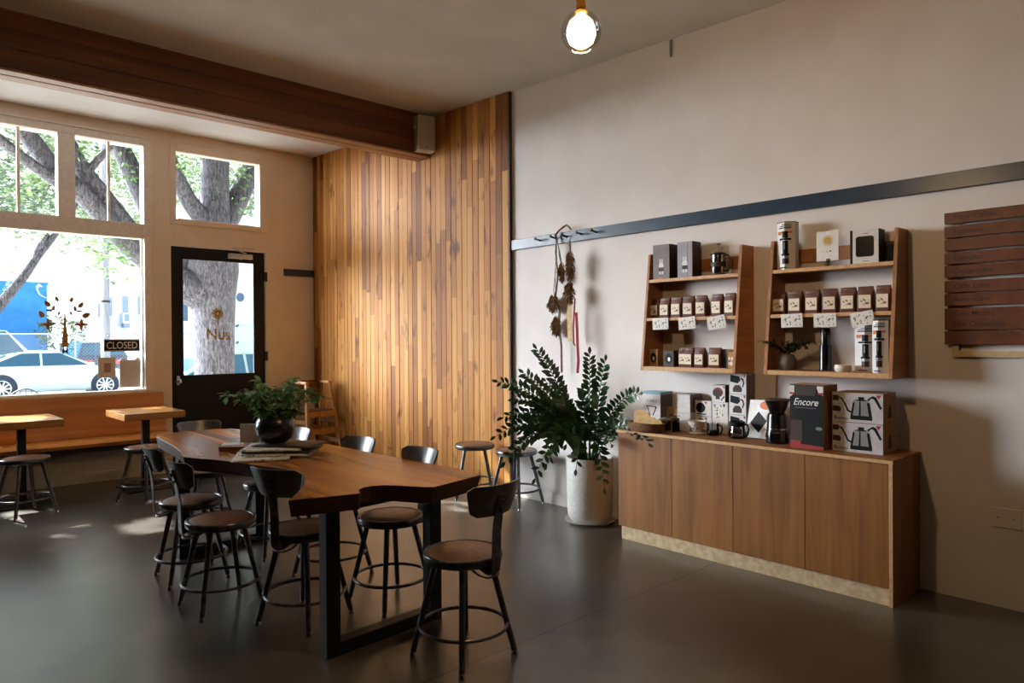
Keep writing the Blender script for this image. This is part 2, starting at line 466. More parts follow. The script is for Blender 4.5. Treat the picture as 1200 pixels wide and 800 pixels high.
class MB:
    def __init__(self):
        self.v, self.f, self.m = [], [], []

    def add(self, vs, fs, mi=0):
        b = len(self.v)
        self.v += [tuple(p) for p in vs]
        self.f += [tuple(b + i for i in f) for f in fs]
        self.m += [mi] * len(fs)
        return self

    def hexa(self, c, mi=0):
        """eight corners: bottom loop of four, top loop of four"""
        return self.add(c, [(3, 2, 1, 0), (4, 5, 6, 7), (0, 1, 5, 4), (1, 2, 6, 5), (2, 3, 7, 6), (3, 0, 4, 7)], mi)

    def box(self, a, b, mi=0):
        x0, y0, z0 = a
        x1, y1, z1 = b
        return self.hexa([(x0, y0, z0), (x1, y0, z0), (x1, y1, z0), (x0, y1, z0), (x0, y0, z1), (x1, y0, z1), (x1, y1, z1), (x0, y1, z1)], mi)

    def obox(self, c, s, R, mi=0):
        c = Vector(c)
        h = Vector(s) / 2
        pts = []
        for z in (-1, 1):
            for x, y in ((-1, -1), (1, -1), (1, 1), (-1, 1)):
                pts.append(c + R @ Vector((x * h.x, y * h.y, z * h.z)))
        return self.hexa(pts, mi)

    def bar(self, p, q, w, t, up=(0, 0, 1), mi=0):
        p, q = Vector(p), Vector(q)
        d = (q - p)
        L = d.length
        d.normalize()
        s = d.cross(Vector(up))
        if s.length < 1e-4:
            s = d.cross(Vector((1, 0, 0)))
        s.normalize()
        u = s.cross(d)
        R = Matrix((s, d, u)).transposed()
        return self.obox((p + q) / 2, (w, L, t), R, mi)

    def tube(self, pts, r, n=10, mi=0, closed=False, caps=True):
        pts = [Vector(p) for p in pts]
        rs = r if isinstance(r, (list, tuple)) else [r] * len(pts)
        N = len(pts)
        vs, fs = [], []
        prev = None
        for i, p in enumerate(pts):
            if closed:
                t = pts[(i + 1) % N] - pts[i - 1]
            else:
                t = pts[min(i + 1, N - 1)] - pts[max(i - 1, 0)]
            t.normalize()
            if prev is None:
                a = Vector((0, 0, 1)) if abs(t.z) < 0.9 else Vector((1, 0, 0))
                u = t.cross(a).normalized()
            else:
                u = (prev - t * prev.dot(t)).normalized()
            prev = u
            w = t.cross(u)
            for k in range(n):
                an = 2 * PI * k / n
                vs.append(p + (u * math.cos(an) + w * math.sin(an)) * rs[i])
        for i in range(N if closed else N - 1):
            j = (i + 1) % N
            for k in range(n):
                k2 = (k + 1) % n
                fs.append((i * n + k, i * n + k2, j * n + k2, j * n + k))
        if caps and not closed:
            fs.append(tuple(reversed(range(n))))
            fs.append(tuple((N - 1) * n + k for k in range(n)))
        return self.add(vs, fs, mi)

    def cyl(self, p, q, r0, r1=None, n=20, mi=0):
        return self.tube([p, q], [r0, r0 if r1 is None else r1], n, mi)

    def lathe(self, prof, n=32, c=(0, 0, 0), mi=0, closed=False, ang=0.0):
        vs, fs = [], []
        for r, z in prof:
            for k in range(n):
                a = 2 * PI * k / n + ang
                vs.append((c[0] + r * math.cos(a), c[1] + r * math.sin(a), c[2] + z))
        P = len(prof)
        for i in range(P - 1):
            for k in range(n):
                k2 = (k + 1) % n
                fs.append((i * n + k, i * n + k2, (i + 1) * n + k2, (i + 1) * n + k))
        if not closed:
            if prof[0][0] > 1e-5:
                fs.append(tuple(reversed(range(n))))
            if prof[-1][0] > 1e-5:
                fs.append(tuple((P - 1) * n + k for k in range(n)))
        return self.add(vs, fs, mi)

    def prism(self, pts, z0, z1, mi=0, low=None):
        """outline in x, y between two heights; low = a second outline for the bottom"""
        n = len(pts)
        lo = low or pts
        vs = [(p[0], p[1], z0) for p in lo] + [(p[0], p[1], z1) for p in pts]
        fs = [tuple(reversed(range(n))), tuple(range(n, 2 * n))]
        for i in range(n):
            j = (i + 1) % n
            fs.append((i, j, n + j, n + i))
        return self.add(vs, fs, mi)

    def plate(self, pts, y0, y1, mi=0):
        """outline in x, z with thickness in y"""
        n = len(pts)
        vs = [(p[0], y0, p[1]) for p in pts] + [(p[0], y1, p[1]) for p in pts]
        fs = [tuple(range(n)), tuple(reversed(range(n, 2 * n)))]
        for i in range(n):
            j = (i + 1) % n
            fs.append((j, i, n + i, n + j))
        return self.add(vs, fs, mi)

    def ball(self, c, r, n=16, mi=0, sc=(1, 1, 1)):
        prof = [(max(1e-6, math.sin(PI * i / n)) * r, -math.cos(PI * i / n) * r) for i in range(n + 1)]
        b = len(self.v)
        self.lathe(prof, n * 2, (0, 0, 0), mi, closed=True)
        for i in range(b, len(self.v)):
            x, y, z = self.v[i]
            self.v[i] = (c[0] + x * sc[0], c[1] + y * sc[1], c[2] + z * sc[2])
        return self

    def build(self, name, mats, parent=None, smooth=35, bevel=0.0, loc=None):
        me = bpy.data.meshes.new(name)
        me.from_pydata(self.v, [], self.f)
        if not isinstance(mats, (list, tuple)):
            mats = [mats]
        for m in mats:
            me.materials.append(m)
        if len(mats) > 1:
            me.polygons.foreach_set('material_index', self.m)
        me.validate()
        me.update()
        if smooth:
            me.polygons.foreach_set('use_smooth', [True] * len(me.polygons))
            me.set_sharp_from_angle(angle=math.radians(smooth))
        o = bpy.data.objects.new(name, me)
        COL.objects.link(o)
        if parent:
            o.parent = parent
        if loc:
            o.location = loc
        if bevel:
            bv = o.modifiers.new('edge', 'BEVEL')
            bv.width = bevel
            bv.segments = 2
            bv.limit_method = 'ANGLE'
            bv.angle_limit = math.radians(50)
        return o


def thing(name, label, cat, loc=(0, 0, 0), rz=0.0, group=None, rot=None):
    o = bpy.data.objects.new(name, None)
    o.empty_display_size = 0.05
    COL.objects.link(o)
    o.location = loc
    o.rotation_euler = rot or (0, 0, rz)
    return tag(o, label, cat, group)


def tag(o, label=None, cat=None, group=None, kind=None):
    if label:
        o['label'] = label
    if cat:
        o['category'] = cat
    if group:
        o['group'] = group
    if kind:
        o['kind'] = kind
    return o


def struct(o, label=None):
    o['kind'] = 'structure'
    if label:
        o['label'] = label
    return o


def copy_thing(o, loc, rz, label, group=None):
    r = o.copy()
    COL.objects.link(r)
    r.location = loc
    r.rotation_euler = (0, 0, rz)
    tag(r, label, None, group)
    for ch in list(o.children):
        c = ch.copy()
        COL.objects.link(c)
        c.parent = r
        for g in list(ch.children):
            d = g.copy()
            COL.objects.link(d)
            d.parent = c
    return r


def lettering(text, size, mat, parent, x, z, y=0.0, align='CENTER', shear=0.0, depth=0.0006, name='lettering', width=None):
    """raised lettering standing on a plane y = const, read from the -y side, centred or left at x, base line z"""
    cu = bpy.data.curves.new('tmp_text', 'FONT')
    cu.body = text
    cu.size = size
    cu.align_x = align
    cu.extrude = depth / 2
    cu.shear = shear
    cu.offset = size * 0.005
    cu.resolution_u = 3
    ob = bpy.data.objects.new('tmp_text', cu)
    COL.objects.link(ob)
    dg = bpy.context.evaluated_depsgraph_get()
    me = bpy.data.meshes.new_from_object(ob.evaluated_get(dg))
    bpy.data.objects.remove(ob)
    bpy.data.curves.remove(cu)
    sx = 1.0
    if width and len(me.vertices):
        xs = [v.co.x for v in me.vertices]
        sx = width / max(1e-6, max(xs) - min(xs))
    for v in me.vertices:
        a, b, c = v.co
        v.co = (x + a * sx, y - depth / 2 - c, z + b)
    me.materials.clear()
    me.materials.append(mat)
    me.name = name
    o = bpy.data.objects.new(name, me)
    COL.objects.link(o)
    if parent:
        o.parent = parent
    return o


def arc(c, r, a0, a1, n):
    return [(c[0] + r * math.cos(a0 + (a1 - a0) * i / n), c[1] + r * math.sin(a0 + (a1 - a0) * i / n)) for i in range(n + 1)]


def rrect(x0, z0, x1, z1, r, n=5):
    p = []
    p += arc((x1 - r, z1 - r), r, 0, PI / 2, n)
    p += arc((x0 + r, z1 - r), r, PI / 2, PI, n)
    p += arc((x0 + r, z0 + r), r, PI, 1.5 * PI, n)
    p += arc((x1 - r, z0 + r), r, 1.5 * PI, 2 * PI, n)
    return p


def disc(cx, cz, rx, rz=None, n=24):
    rz = rz or rx
    return [(cx + rx * math.cos(2 * PI * i / n), cz + rz * math.sin(2 * PI * i / n)) for i in range(n)]


WALLROT = -PI / 2      # local x runs right, local y into the right-hand wall
# ------------------------------------------------------------------ room shell
XW = 4.308          # right-hand wall
YF = 8.29           # window wall
XP = 4.273          # face of the wood boards


def ceil_z(y):
    return 3.43 + 0.0327 * y


struct(MB().box((-4.75, -3.15, -0.12), (4.46, 8.46, 0)).build('floor', M['floor'], smooth=0), 'grey brown polished concrete floor with saw-cut joints')
c = MB()
c.hexa([(-4.75, -3.15, ceil_z(-3.15)), (4.46, -3.15, ceil_z(-3.15)), (4.46, 8.46, ceil_z(8.46)), (-4.75, 8.46, ceil_z(8.46)),
        (-4.75, -3.15, ceil_z(-3.15) + 0.2), (4.46, -3.15, ceil_z(-3.15) + 0.2), (4.46, 8.46, ceil_z(8.46) + 0.2), (-4.75, 8.46, ceil_z(8.46) + 0.2)])
struct(c.build('ceiling', M['ceiling'], smooth=0))
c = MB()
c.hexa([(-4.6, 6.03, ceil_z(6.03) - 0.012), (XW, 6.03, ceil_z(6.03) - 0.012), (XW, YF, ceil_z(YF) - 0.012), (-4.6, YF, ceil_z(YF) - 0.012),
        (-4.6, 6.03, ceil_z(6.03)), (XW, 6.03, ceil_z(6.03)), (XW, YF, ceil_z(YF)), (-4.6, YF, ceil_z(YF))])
struct(c.build('ceiling_bay_lit', M['bay_lit'], smooth=0))  # thin slab added to carry the window-lit white
struct(MB().box((XW, -3.15, 0), (XW + 0.15, 8.46, 3.74)).build('wall_right', M['wall'], smooth=0))
struct(MB().box((-4.75, -3.15, 0), (-4.6, 8.46, 3.74)).build('wall_left', M['wall_low_bounce'], smooth=0))
struct(MB().box((-4.6, -3.15, 0), (XW, -3.0, 3.74)).build('wall_back', M['wall_low_bounce'], smooth=0))

w = MB()
Y1 = YF + 0.15
TOP = 3.72
for a, b in (((-4.6, YF, 0), (-0.706, Y1, TOP)), ((2.30, YF, 0), (2.566, Y1, TOP)),
             ((-0.706, YF, 0), (2.30, Y1, 0.862)), ((-0.706, YF, 3.48), (2.30, Y1, TOP)),
             ((2.566, YF, 2.445), (3.643, Y1, 2.72)), ((2.566, YF, 3.50), (3.643, Y1, TOP)),
             ((2.566, YF, 2.72), (2.61, Y1, 3.50)), ((3.58, YF, 2.72), (3.643, Y1, 3.50)),
             ((3.643, YF, 0), (3.866, Y1, TOP)), ((3.866, YF + 0.025, 0), (XW, Y1, TOP))):
    w.box(a, b)
struct(w.build('wall_front', M['wall_front'], smooth=0))

# picture window with a row of divided lights above it
wf = MB()
PANES = [(-0.706, -0.07), (0.081, 0.716), (0.868, 1.503), (1.655, 2.29)]
ya, yb = YF - 0.025, YF + 0.10
wf.box((2.29, ya, 0.86), (2.374, YF, 3.48))
wf.box((-0.79, ya, 0.86), (-0.706, YF, 3.48))
wf.box((-0.79, ya, 3.48), (2.374, YF, 3.555))
wf.box((-0.80, ya - 0.012, 3.555), (2.384, YF, 3.572))
wf.box((-0.706, YF - 0.02, 2.485), (2.29, yb, 2.645))
for x0, x1 in ((-0.07, 0.081), (0.716, 0.868), (1.503, 1.655)):
    wf.box((x0, YF - 0.02, 2.645), (x1, yb, 3.48))
wf.box((2.29, YF, 0.862), (2.30, yb, 3.48))
wf.box((2.275, YF + 0.03, 0.862), (2.29, YF + 0.075, 2.485))
wf.box((-0.706, YF - 0.03, 0.84), (2.30, yb, 0.875))
window = struct(wf.build('window_1', M['trimwhite'], smooth=0, bevel=0.004), 'picture window with divided lights above in cream painted frame')
gp = MB().box((-0.706, YF + 0.055, 0.875), (2.29, YF + 0.061, 2.485))
struct(gp.build('window_glass', M['glass'], window, 0))
for x0, x1 in PANES:
    g = MB().box((x0, YF + 0.055, 2.645), (x1, YF + 0.061, 3.48))
    struct(g.build('upper_pane', M['glass'], window, 0))
    xm = (x0 + x1) / 2
    g = MB().box((xm - 0.013, YF + 0.045, 2.645), (xm + 0.013, YF + 0.072, 3.48))
    struct(g.build('glazing_bar', M['trimwhite'], window, 0))

# window over the door
wf = MB()
ya = YF - 0.014
for a, b in (((2.56, ya, 2.68), (2.625, YF + 0.08, 3.568)), ((3.57, ya, 2.68), (3.672, YF + 0.08, 3.568)),
             ((2.625, ya, 2.68), (3.57, YF + 0.08, 2.745)), ((2.625, ya, 3.486), (3.57, YF + 0.08, 3.568))):
    wf.box(a, b)
w2 = struct(wf.build('window_2', M['wall_front'], smooth=0, bevel=0.006), 'square fixed window above the dark door')
struct(MB().box((2.625, YF + 0.045, 2.745), (3.57, YF + 0.051, 3.486)).build('window_glass', M['glass'], w2, 0))

# glazed street door
DX0, DX1 = 2.572, 3.637
GX0, GX1, GZ0, GZ1 = 2.684, 3.512, 0.99, 2.316
dy0, dy1 = YF + 0.03, YF + 0.075
dm = MB()
for a, b in (((DX0, dy0, 0.012), (GX0, dy1, 2.44)), ((GX1, dy0, 0.012), (DX1, dy1, 2.44)), ((GX0, dy0, 0.012), (GX1, dy1, GZ0)), ((GX0, dy0, GZ1), (GX1, dy1, 2.44))):
    dm.box(a, b)
door = struct(dm.build('door_1', M['black_paint'], smooth=0, bevel=0.003), 'blue black street door with one tall glass pane')
struct(MB().box((GX0, dy0 + 0.018, GZ0), (GX1, dy0 + 0.024, GZ1)).build('door_glass', M['glass'], door, 0))
bead = MB()
for a, b in (((GX0, dy0 - 0.006, GZ0), (GX0 + 0.014, dy0 + 0.018, GZ1)), ((GX1 - 0.014, dy0 - 0.006, GZ0), (GX1, dy0 + 0.018, GZ1)),
             ((GX0, dy0 - 0.006, GZ0), (GX1, dy0 + 0.018, GZ0 + 0.014)), ((GX0, dy0 - 0.006, GZ1 - 0.014), (GX1, dy0 + 0.018, GZ1))):
    bead.box(a, b)
struct(bead.build('glazing_bead', M['black_paint'], door, 0))
k = MB()
k.lathe([(0.001, -0.062), (0.02, -0.06), (0.029, -0.048), (0.027, -0.034), (0.013, -0.024), (0.011, -0.008), (0.03, -0.006), (0.03, 0)], 20)
kn = k.build('door_knob', M['chrome'], door, 40)
kn.rotation_euler = (-PI / 2, 0, 0)
kn.location = (2.64, dy0, 0.94)
kn['kind'] = 'structure'
k = MB().plate(rrect(2.622, 0.90, 2.658, 1.0, 0.012), dy0 - 0.004, dy0)
struct(k.build('escutcheon', M['chrome'], door, 30))
for z in (0.55, 1.20, 2.15):
    h = MB().cyl((3.642, YF - 0.004, z - 0.055), (3.642, YF - 0.004, z + 0.055), 0.016)
    h.box((3.60, YF + 0.02, z - 0.055), (3.642, YF + 0.029, z + 0.055))
    struct(h.build('hinge', M['steel_dark'], door, 40))
cl = MB().box((3.20, YF - 0.035, 2.345), (3.47, dy0, 2.40))
cl.bar((3.40, YF - 0.01, 2.41), (3.22, YF - 0.06, 2.455), 0.022, 0.01)
cl.bar((3.22, YF - 0.06, 2.458), (3.50, YF - 0.006, 2.475), 0.03, 0.014)
cl.cyl((3.335, YF - 0.012, 2.335), (3.335, YF - 0.012, 2.35), 0.012)
struct(cl.build('door_closer', M['pot_white'], door, 30, 0.003))

# gilt lettering and emblem on the door glass
em = MB()
gy = dy0 + 0.0165
cx, cz = 3.086, 1.70
for i in range(10):
    a = 2 * PI * i / 10
    ca, sa = math.cos(a), math.sin(a)
    em.plate([(cx + 0.012 * ca - 0.010 * sa, cz + 0.012 * sa + 0.010 * ca), (cx + 0.012 * ca + 0.010 * sa, cz + 0.012 * sa - 0.010 * ca), (cx + 0.066 * ca + 0.012 * sa, cz + 0.066 * sa - 0.012 * ca), (cx + 0.066 * ca - 0.012 * sa, cz + 0.066 * sa + 0.012 * ca)], gy, gy + 0.0008)
em.plate([(cx - 0.007, cz - 0.13), (cx + 0.007, cz - 0.13), (cx + 0.005, cz - 0.05), (cx - 0.005, cz - 0.05)], gy, gy + 0.0008)
struct(em.build('gilt_emblem', M['gold'], door, 0))
struct(lettering('Nus', 0.19, M['gold'], door, 3.09, 1.40, gy, width=0.26, name='gilt_letters'))

# shallow trims
struct(MB().box((3.868, YF, 2.182), (XP, YF + 0.025, 2.264)).build('trim_1', M['rail'], smooth=0), 'dark painted rail on the cream wall beside the door')
struct(MB().box((XW - 0.012, 3.14, 0), (XW, 4.65, 0.09)).build('baseboard_right', M['wall'], smooth=0))

# ceiling beam made of three stacked boards
b = MB()
BT = ceil_z(5.8) + 0.02
h3 = (BT - 3.235) / 3
for i in range(3):
    z0 = 3.235 + i * h3
    b.box((-4.6, 5.80, z0 + 0.004), (XP, 6.03, z0 + h3 - 0.004))
b.box((-4.6, 5.81, 3.235), (XP, 6.02, BT - 0.002))
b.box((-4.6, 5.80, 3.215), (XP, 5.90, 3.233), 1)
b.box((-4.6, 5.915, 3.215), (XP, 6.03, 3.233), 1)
b.box((-4.6, 5.782, ceil_z(5.8) - 0.022), (XP, 5.80, ceil_z(5.8) + 0.01))
struct(b.build('ceiling_beam', [M['beam'], M['beam_lit']], smooth=0, bevel=0.004), 'dark brown boarded timber beam crossing below the ceiling')

# vertical wood boards over the end of the right-hand wall
pl = MB()
n = int((YF - 4.655) / PLANK)
for i in range(n + 1):
    y0 = 4.655 + i * PLANK
    y1 = min(y0 + PLANK, YF + 0.02)
    if y1 - y0 < 0.01:
        continue
    off = random.uniform(-0.002, 0.002)
    pl.box((XP + off, y0 + 0.0022, 0.0), (XW, y1 - 0.0022, ceil_z(y0) + 0.02))
pl.box((XP + 0.012, 4.655, 0), (XW, YF, 3.55))
struct(pl.build('wall_right_boards', M['planks'], smooth=0, bevel=0.002), 'honey coloured vertical wood boards covering the wall corner')
struct(MB().box((XP + 0.001, 4.640, 0), (XW, 4.655, ceil_z(4.65) + 0.01)).build('trim_2', M['darkbrown'], smooth=0))

# ------------------------------------------------------------------ peg rail
t = thing('peg_rail', 'long slate blue peg rail running along the white wall', 'peg rail', (XW, 4.64, 2.174), WALLROT)
# local x = 4.64 - y
MB().box((0, -0.022, 0), (7.6, 0, 0.09)).build('rail_board', M['rail'], t, 0, 0.003)
for y in (4.273, 4.092, 3.967, 3.800, 3.648):
    p = MB()
    x = 4.64 - y
    p.tube([(x, -0.022, 0.05), (x, -0.05, 0.054), (x, -0.072, 0.058), (x, -0.082, 0.06), (x, -0.09, 0.061)], [0.009, 0.0065, 0.0075, 0.013, 0.009], 12)
    p.build('peg', M['steel_dark'], t, 40)

# speaker
t = thing('wall_speaker', 'pale grey box speaker fixed to the beam beside the wood boards', 'speaker', (4.145, 5.735, 3.235), math.radians(-14))
MB().box((-0.09, -0.065, 0), (0.09, 0.055, 0.345)).build('cabinet', M['speaker'], t, 0, 0.008)
MB().box((-0.082, -0.069, 0.008), (0.082, -0.064, 0.337)).build('grille', M['grille'], t, 0, 0.003)
g = MB().cyl((-0.088, 0, 0.235), (-0.108, 0, 0.235), 0.018)
g.cyl((0.088, 0, 0.235), (0.108, 0, 0.235), 0.018)
g.box((-0.10, -0.01, 0.22), (-0.092, 0.058, 0.25))
g.box((0.092, -0.01, 0.22), (0.10, 0.058, 0.25))
g.build('bracket', M['speaker'], t, 30)
MB().plate(rrect(-0.012, 0.03, 0.012, 0.042, 0.004), -0.0705, -0.069).build('badge', M['greyprint'], t, 0)

# small fittings
t = thing('cable_cover', 'thin pale vertical cover where white wall meets ceiling', 'cable cover', (XW, 2.958, 3.40), WALLROT)
MB().box((-0.008, -0.012, 0), (0.008, 0, 0.12)).build('channel', M['greyprint'], t, 0, 0.002)
MB().box((-0.045, -0.004, -0.002), (-0.009, 0, 0.12)).build('flange', M['wall'], t, 0)
t = thing('outlet_cover', 'blank cover plate low on the wall right of the wooden cabinet', 'cover plate', (XW, 0.95, 0.412), WALLROT)
MB().box((-0.065, -0.006, 0), (0.065, 0, 0.10)).build('plate', M['wall'], t, 0, 0.002)
for x in (-0.035, 0.035):
    MB().cyl((x, -0.008, 0.05), (x, -0.005, 0.05), 0.004, n=10).build('screw', M['greyprint'], t, 0)

# ------------------------------------------------------------------ pendant lamp
g0 = EYE + ray(681, 37) * 2.6
cz0 = ceil_z(g0.y)
t = thing('pendant_lamp', 'clear glass globe pendant with glowing round bulb and brass socket', 'lamp', (g0.x, g0.y, g0.z))
MB().tube([(0, 0, cz0 - g0.z - 0.02), (0, 0, 0.16)], 0.004, 8).build('cord', M['steel_dark'], t, 40)
MB().lathe([(0.055, 0), (0.055, 0.012), (0.02, 0.03), (0.001, 0.032)], 24, (0, 0, cz0 - g0.z - 0.034)).build('ceiling_rose', M['brass'], t, 40)
MB().lathe([(0.018, 0.062), (0.022, 0.072), (0.017, 0.080), (0.019, 0.092), (0.016, 0.11), (0.019, 0.125), (0.013, 0.14), (0.005, 0.165)], 20).build('socket', M['brass'], t, 40)
R = 0.0735
gl = MB()
gl.lathe([(R * math.cos(a), R * math.sin(a)) for a in [math.radians(x) for x in range(-62, 76, 6)]], 32, closed=True)
gl.build('glass_globe', M['globe'], t, 60)
MB().tube([(R * 0.47 * math.cos(2 * PI * i / 28), R * 0.47 * math.sin(2 * PI * i / 28), -R * 0.885) for i in range(28)], 0.0015, 6, closed=True).build('globe_rim', M['ceramic'], t, 60)
MB().lathe([(0.001, -0.058), (0.022, -0.055), (0.042, -0.040), (0.052, -0.014), (0.050, 0.010), (0.040, 0.032), (0.024, 0.048), (0.016, 0.056), (0.015, 0.068)], 28).build('bulb', M['bulb'], t, 60)

# ------------------------------------------------------------------ bench
t = thing('window_bench', 'long honey wood bench with high back below the picture window', 'bench', (0.2, 7.9, 0))
s = MB().box((-2.4, -0.32, 0.395), (2.25, 0.225, 0.43))
s.build('seat', M['bench'], t, 0, 0.004)
bk = MB().hexa([(-2.4, 0.215, 0.432), (2.25, 0.215, 0.432), (2.25, 0.262, 0.432), (-2.4, 0.262, 0.432), (-2.4, 0.305, 0.838), (2.25, 0.305, 0.838), (2.25, 0.352, 0.838), (-2.4, 0.352, 0.838)])
bk.build('backrest', M['bench'], t, 0, 0.004)
MB().box((-2.4, -0.27, 0.345), (2.25, -0.22, 0.395)).build('support_rail', M['steel_dark'], t, 0)
ba = MB().box((-2.4, 0.07, 0.0), (2.25, 0.09, 0.395))
ba.box((-2.4, 0.058, 0.0), (2.25, 0.07, 0.10))
ba.build('base_panel', M['white'], t, 0, 0.003)


def pedestal_table(x, y, label, m):
    t = thing('pedestal_table', label, 'table', (x, y, 0), group='small pedestal tables at the bench')
    MB().box((-0.26, -0.325, 0.674), (0.26, 0.325, 0.735)).build('tabletop', M[m], t, 0, 0.004)
    MB().box((-0.032, -0.032, 0.02), (0.032, 0.032, 0.668)).build('post', M['steel_dark'], t, 0, 0.003)
    MB().box((-0.15, -0.15, 0.666), (0.15, 0.15, 0.674)).build('mounting_plate', M['steel_dark'], t, 0)
    MB().box((-0.21, -0.21, 0.0), (0.21, 0.21, 0.012)).build('base_plate', M['steel_dark'], t, 0, 0.003)


pedestal_table(1.045, 7.34, 'small wood pedestal table at the bench, sunlit, at the photo edge', 'cafetop')
pedestal_table(2.025, 7.33, 'small wood pedestal table at the bench end nearer the door', 'cafetop')
# ------------------------------------------------------------------ stools
SEAT = 0.466


def backrest_mesh():
    m = MB()
    R0, R1 = 0.204, 0.214
    A = 0.70
    nc, nr = 18, 8
    z0, z1, rc = 0.655, 0.792, 0.03
    grid = []
    for side, r in ((0, R0), (1, R1)):
        for i in range(nc + 1):
            u = -1 + 2 * i / nc
            for j in range(nr + 1):
                zz = z0 + (z1 - z0) * j / nr
                half = A * (0.88 + 0.12 * j / nr)
                arc_len = half * r
                # round the corners by pulling the ends in near top and bottom
                dz = min(zz - z0, z1 - zz)
                cut = rc - math.sqrt(max(0, rc * rc - (rc - dz) ** 2)) if dz < rc else 0
                th = u * (half - cut / r)
                rr = r + 0.046 * (j / nr)
                m.v.append((rr * math.cos(th), rr * math.sin(th), zz))
    S = (nc + 1) * (nr + 1)

    def I(s, i, j):
        return s * S + i * (nr + 1) + j
    for i in range(nc):
        for j in range(nr):
            m.f.append((I(0, i, j), I(0, i, j + 1), I(0, i + 1, j + 1), I(0, i + 1, j)))
            m.f.append((I(1, i, j), I(1, i + 1, j), I(1, i + 1, j + 1), I(1, i, j + 1)))
        for j in (0, nr):
            m.f.append((I(0, i, j), I(0, i + 1, j), I(1, i + 1, j), I(1, i, j)))
    for i in (0, nc):
        for j in range(nr):
            m.f.append((I(0, i, j), I(0, i, j + 1), I(1, i, j + 1), I(1, i, j)))
    m.m = [0] * len(m.f)
    return m


def ribbon(m, pts, w, t):
    """flat bar following points in the x, z plane, wide in y"""
    n = len(pts)
    vs = []
    for i, (x, z) in enumerate(pts):
        a = Vector(pts[min(i + 1, n - 1)]) - Vector(pts[max(i - 1, 0)])
        a.normalize()
        nx, nz = -a.y, a.x
        ww = w[i] if isinstance(w, list) else w
        for s, q in ((-1, -1), (1, -1), (1, 1), (-1, 1)):
            vs.append((x + nx * t / 2 * q, s * ww / 2, z + nz * t / 2 * q))
    fs = [(0, 1, 2, 3), tuple(4 * (n - 1) + k for k in (3, 2, 1, 0))]
    for i in range(n - 1):
        for k in range(4):
            k2 = (k + 1) % 4
            fs.append((4 * i + k, 4 * i + 4 + k, 4 * i + 4 + k2, 4 * i + k2))
    m.add(vs, fs)


def make_stool(label, loc, rz, group, back=True):
    t = thing('stool', label, 'stool', loc, rz, group)
    p = MB()
    p.lathe([(0.150, 0.428), (0.166, 0.426), (0.173, 0.432), (0.176, 0.446), (0.175, 0.460), (0.170, 0.4655), (0.163, 0.466), (0.157, 0.462), (0.156, 0.455), (0.001, 0.455)], 40)
    p.build('seat_pan', M['steel'], t, 50)
    MB().lathe([(0.1555, 0.454), (0.1555, 0.462), (0.150, 0.4645), (0.001, 0.4665)], 40).build('seat_insert', M['seatboard'], t, 50)
    for k in range(4):
        a = PI / 4 + k * PI / 2
        ca, sa = math.cos(a), math.sin(a)
        l = MB()
        l.tube([(0.118 * ca, 0.118 * sa, 0.43), (0.222 * ca, 0.222 * sa, 0.022)], [0.0145, 0.0130], 12)
        leg = l.build('leg', M['steel'], t, 50)
        g = MB().lathe([(0.015, 0), (0.0155, 0.006), (0.012, 0.012), (0.0105, 0.026)], 14, (0.2255 * ca, 0.2255 * sa, 0))
        g.build('foot_glide', M['chrome'], leg, 40)
    MB().tube([(0.193 * math.cos(2 * PI * i / 44), 0.193 * math.sin(2 * PI * i / 44), 0.14) for i in range(44)], 0.0085, 10, closed=True).build('foot_ring', M['steel'], t, 60)
    if back:
        b = MB()
        ribbon(b, [(0.05, 0.420), (0.13, 0.412), (0.168, 0.402), (0.186, 0.402), (0.198, 0.414), (0.203, 0.44), (0.205, 0.50), (0.208, 0.58), (0.2205, 0.66), (0.244, 0.73), (0.250, 0.748)], [0.05] * 7 + [0.05, 0.048, 0.044, 0.034], 0.006)
        b.cyl((0.236, 0, 0.722), (0.254, 0, 0.718), 0.010, n=12)
        b.cyl((0.224, 0, 0.685), (0.242, 0, 0.681), 0.008, n=12)
        b.build('back_post', M['steel'], t, 40)
        backrest_mesh().build('backrest', M['backplate'], t, 40)
        br = MB().tube([(0.09, -0.055, 0.424), (0.15, -0.055, 0.402), (0.184, -0.035, 0.392), (0.192, 0, 0.390), (0.184, 0.035, 0.392), (0.15, 0.055, 0.402), (0.09, 0.055, 0.424)], 0.005, 8)
        br.build('back_bracket', M['steel'], t, 50)
    return t


GT = 'steel stools with backs around the live-edge table'
stool = make_stool('steel back stool nearest the camera, at the right corner of the big table', (1.965, 2.45, 0), math.radians(-86), GT)
for x, y, a, lab in (
        (1.645, 3.312, 202, 'steel back stool tucked into the left notch of the big table'),
        (1.41, 3.79, 180, 'steel back stool on the left side of the table, middle one of three'),
        (1.455, 4.37, 176, 'steel back stool by the far left leg of the big table'),
        (1.86, 5.27, 84, 'steel back stool at the far end of the table, before the dark door'),
        (2.09, 3.22, 3, 'steel back stool nearest the camera on the far long side of the table'),
        (2.075, 3.82, 10, 'steel back stool in the middle of the far long side of the big table'),
        (2.015, 4.53, 10, 'steel back stool on the far long side, right behind the potted plant')):
    copy_thing(stool, (x, y, 0), math.radians(a), lab, GT)

GB = 'backless steel stools'
low = make_stool('backless round steel stool in front of the left pedestal table', (1.0, 6.86, 0), math.radians(20), GB, back=False)
for x, y, a, lab in ((1.88, 6.79, 30, 'backless round steel stool in front of the right pedestal table'),
                     (4.02, 4.84, 50, 'backless steel stool against the wood boards, further from the tall plant'),
                     (4.06, 4.345, 8, 'backless steel stool partly hidden behind the leaves of the tall floor plant')):
    copy_thing(low, (x, y, 0), math.radians(a), lab, GB)

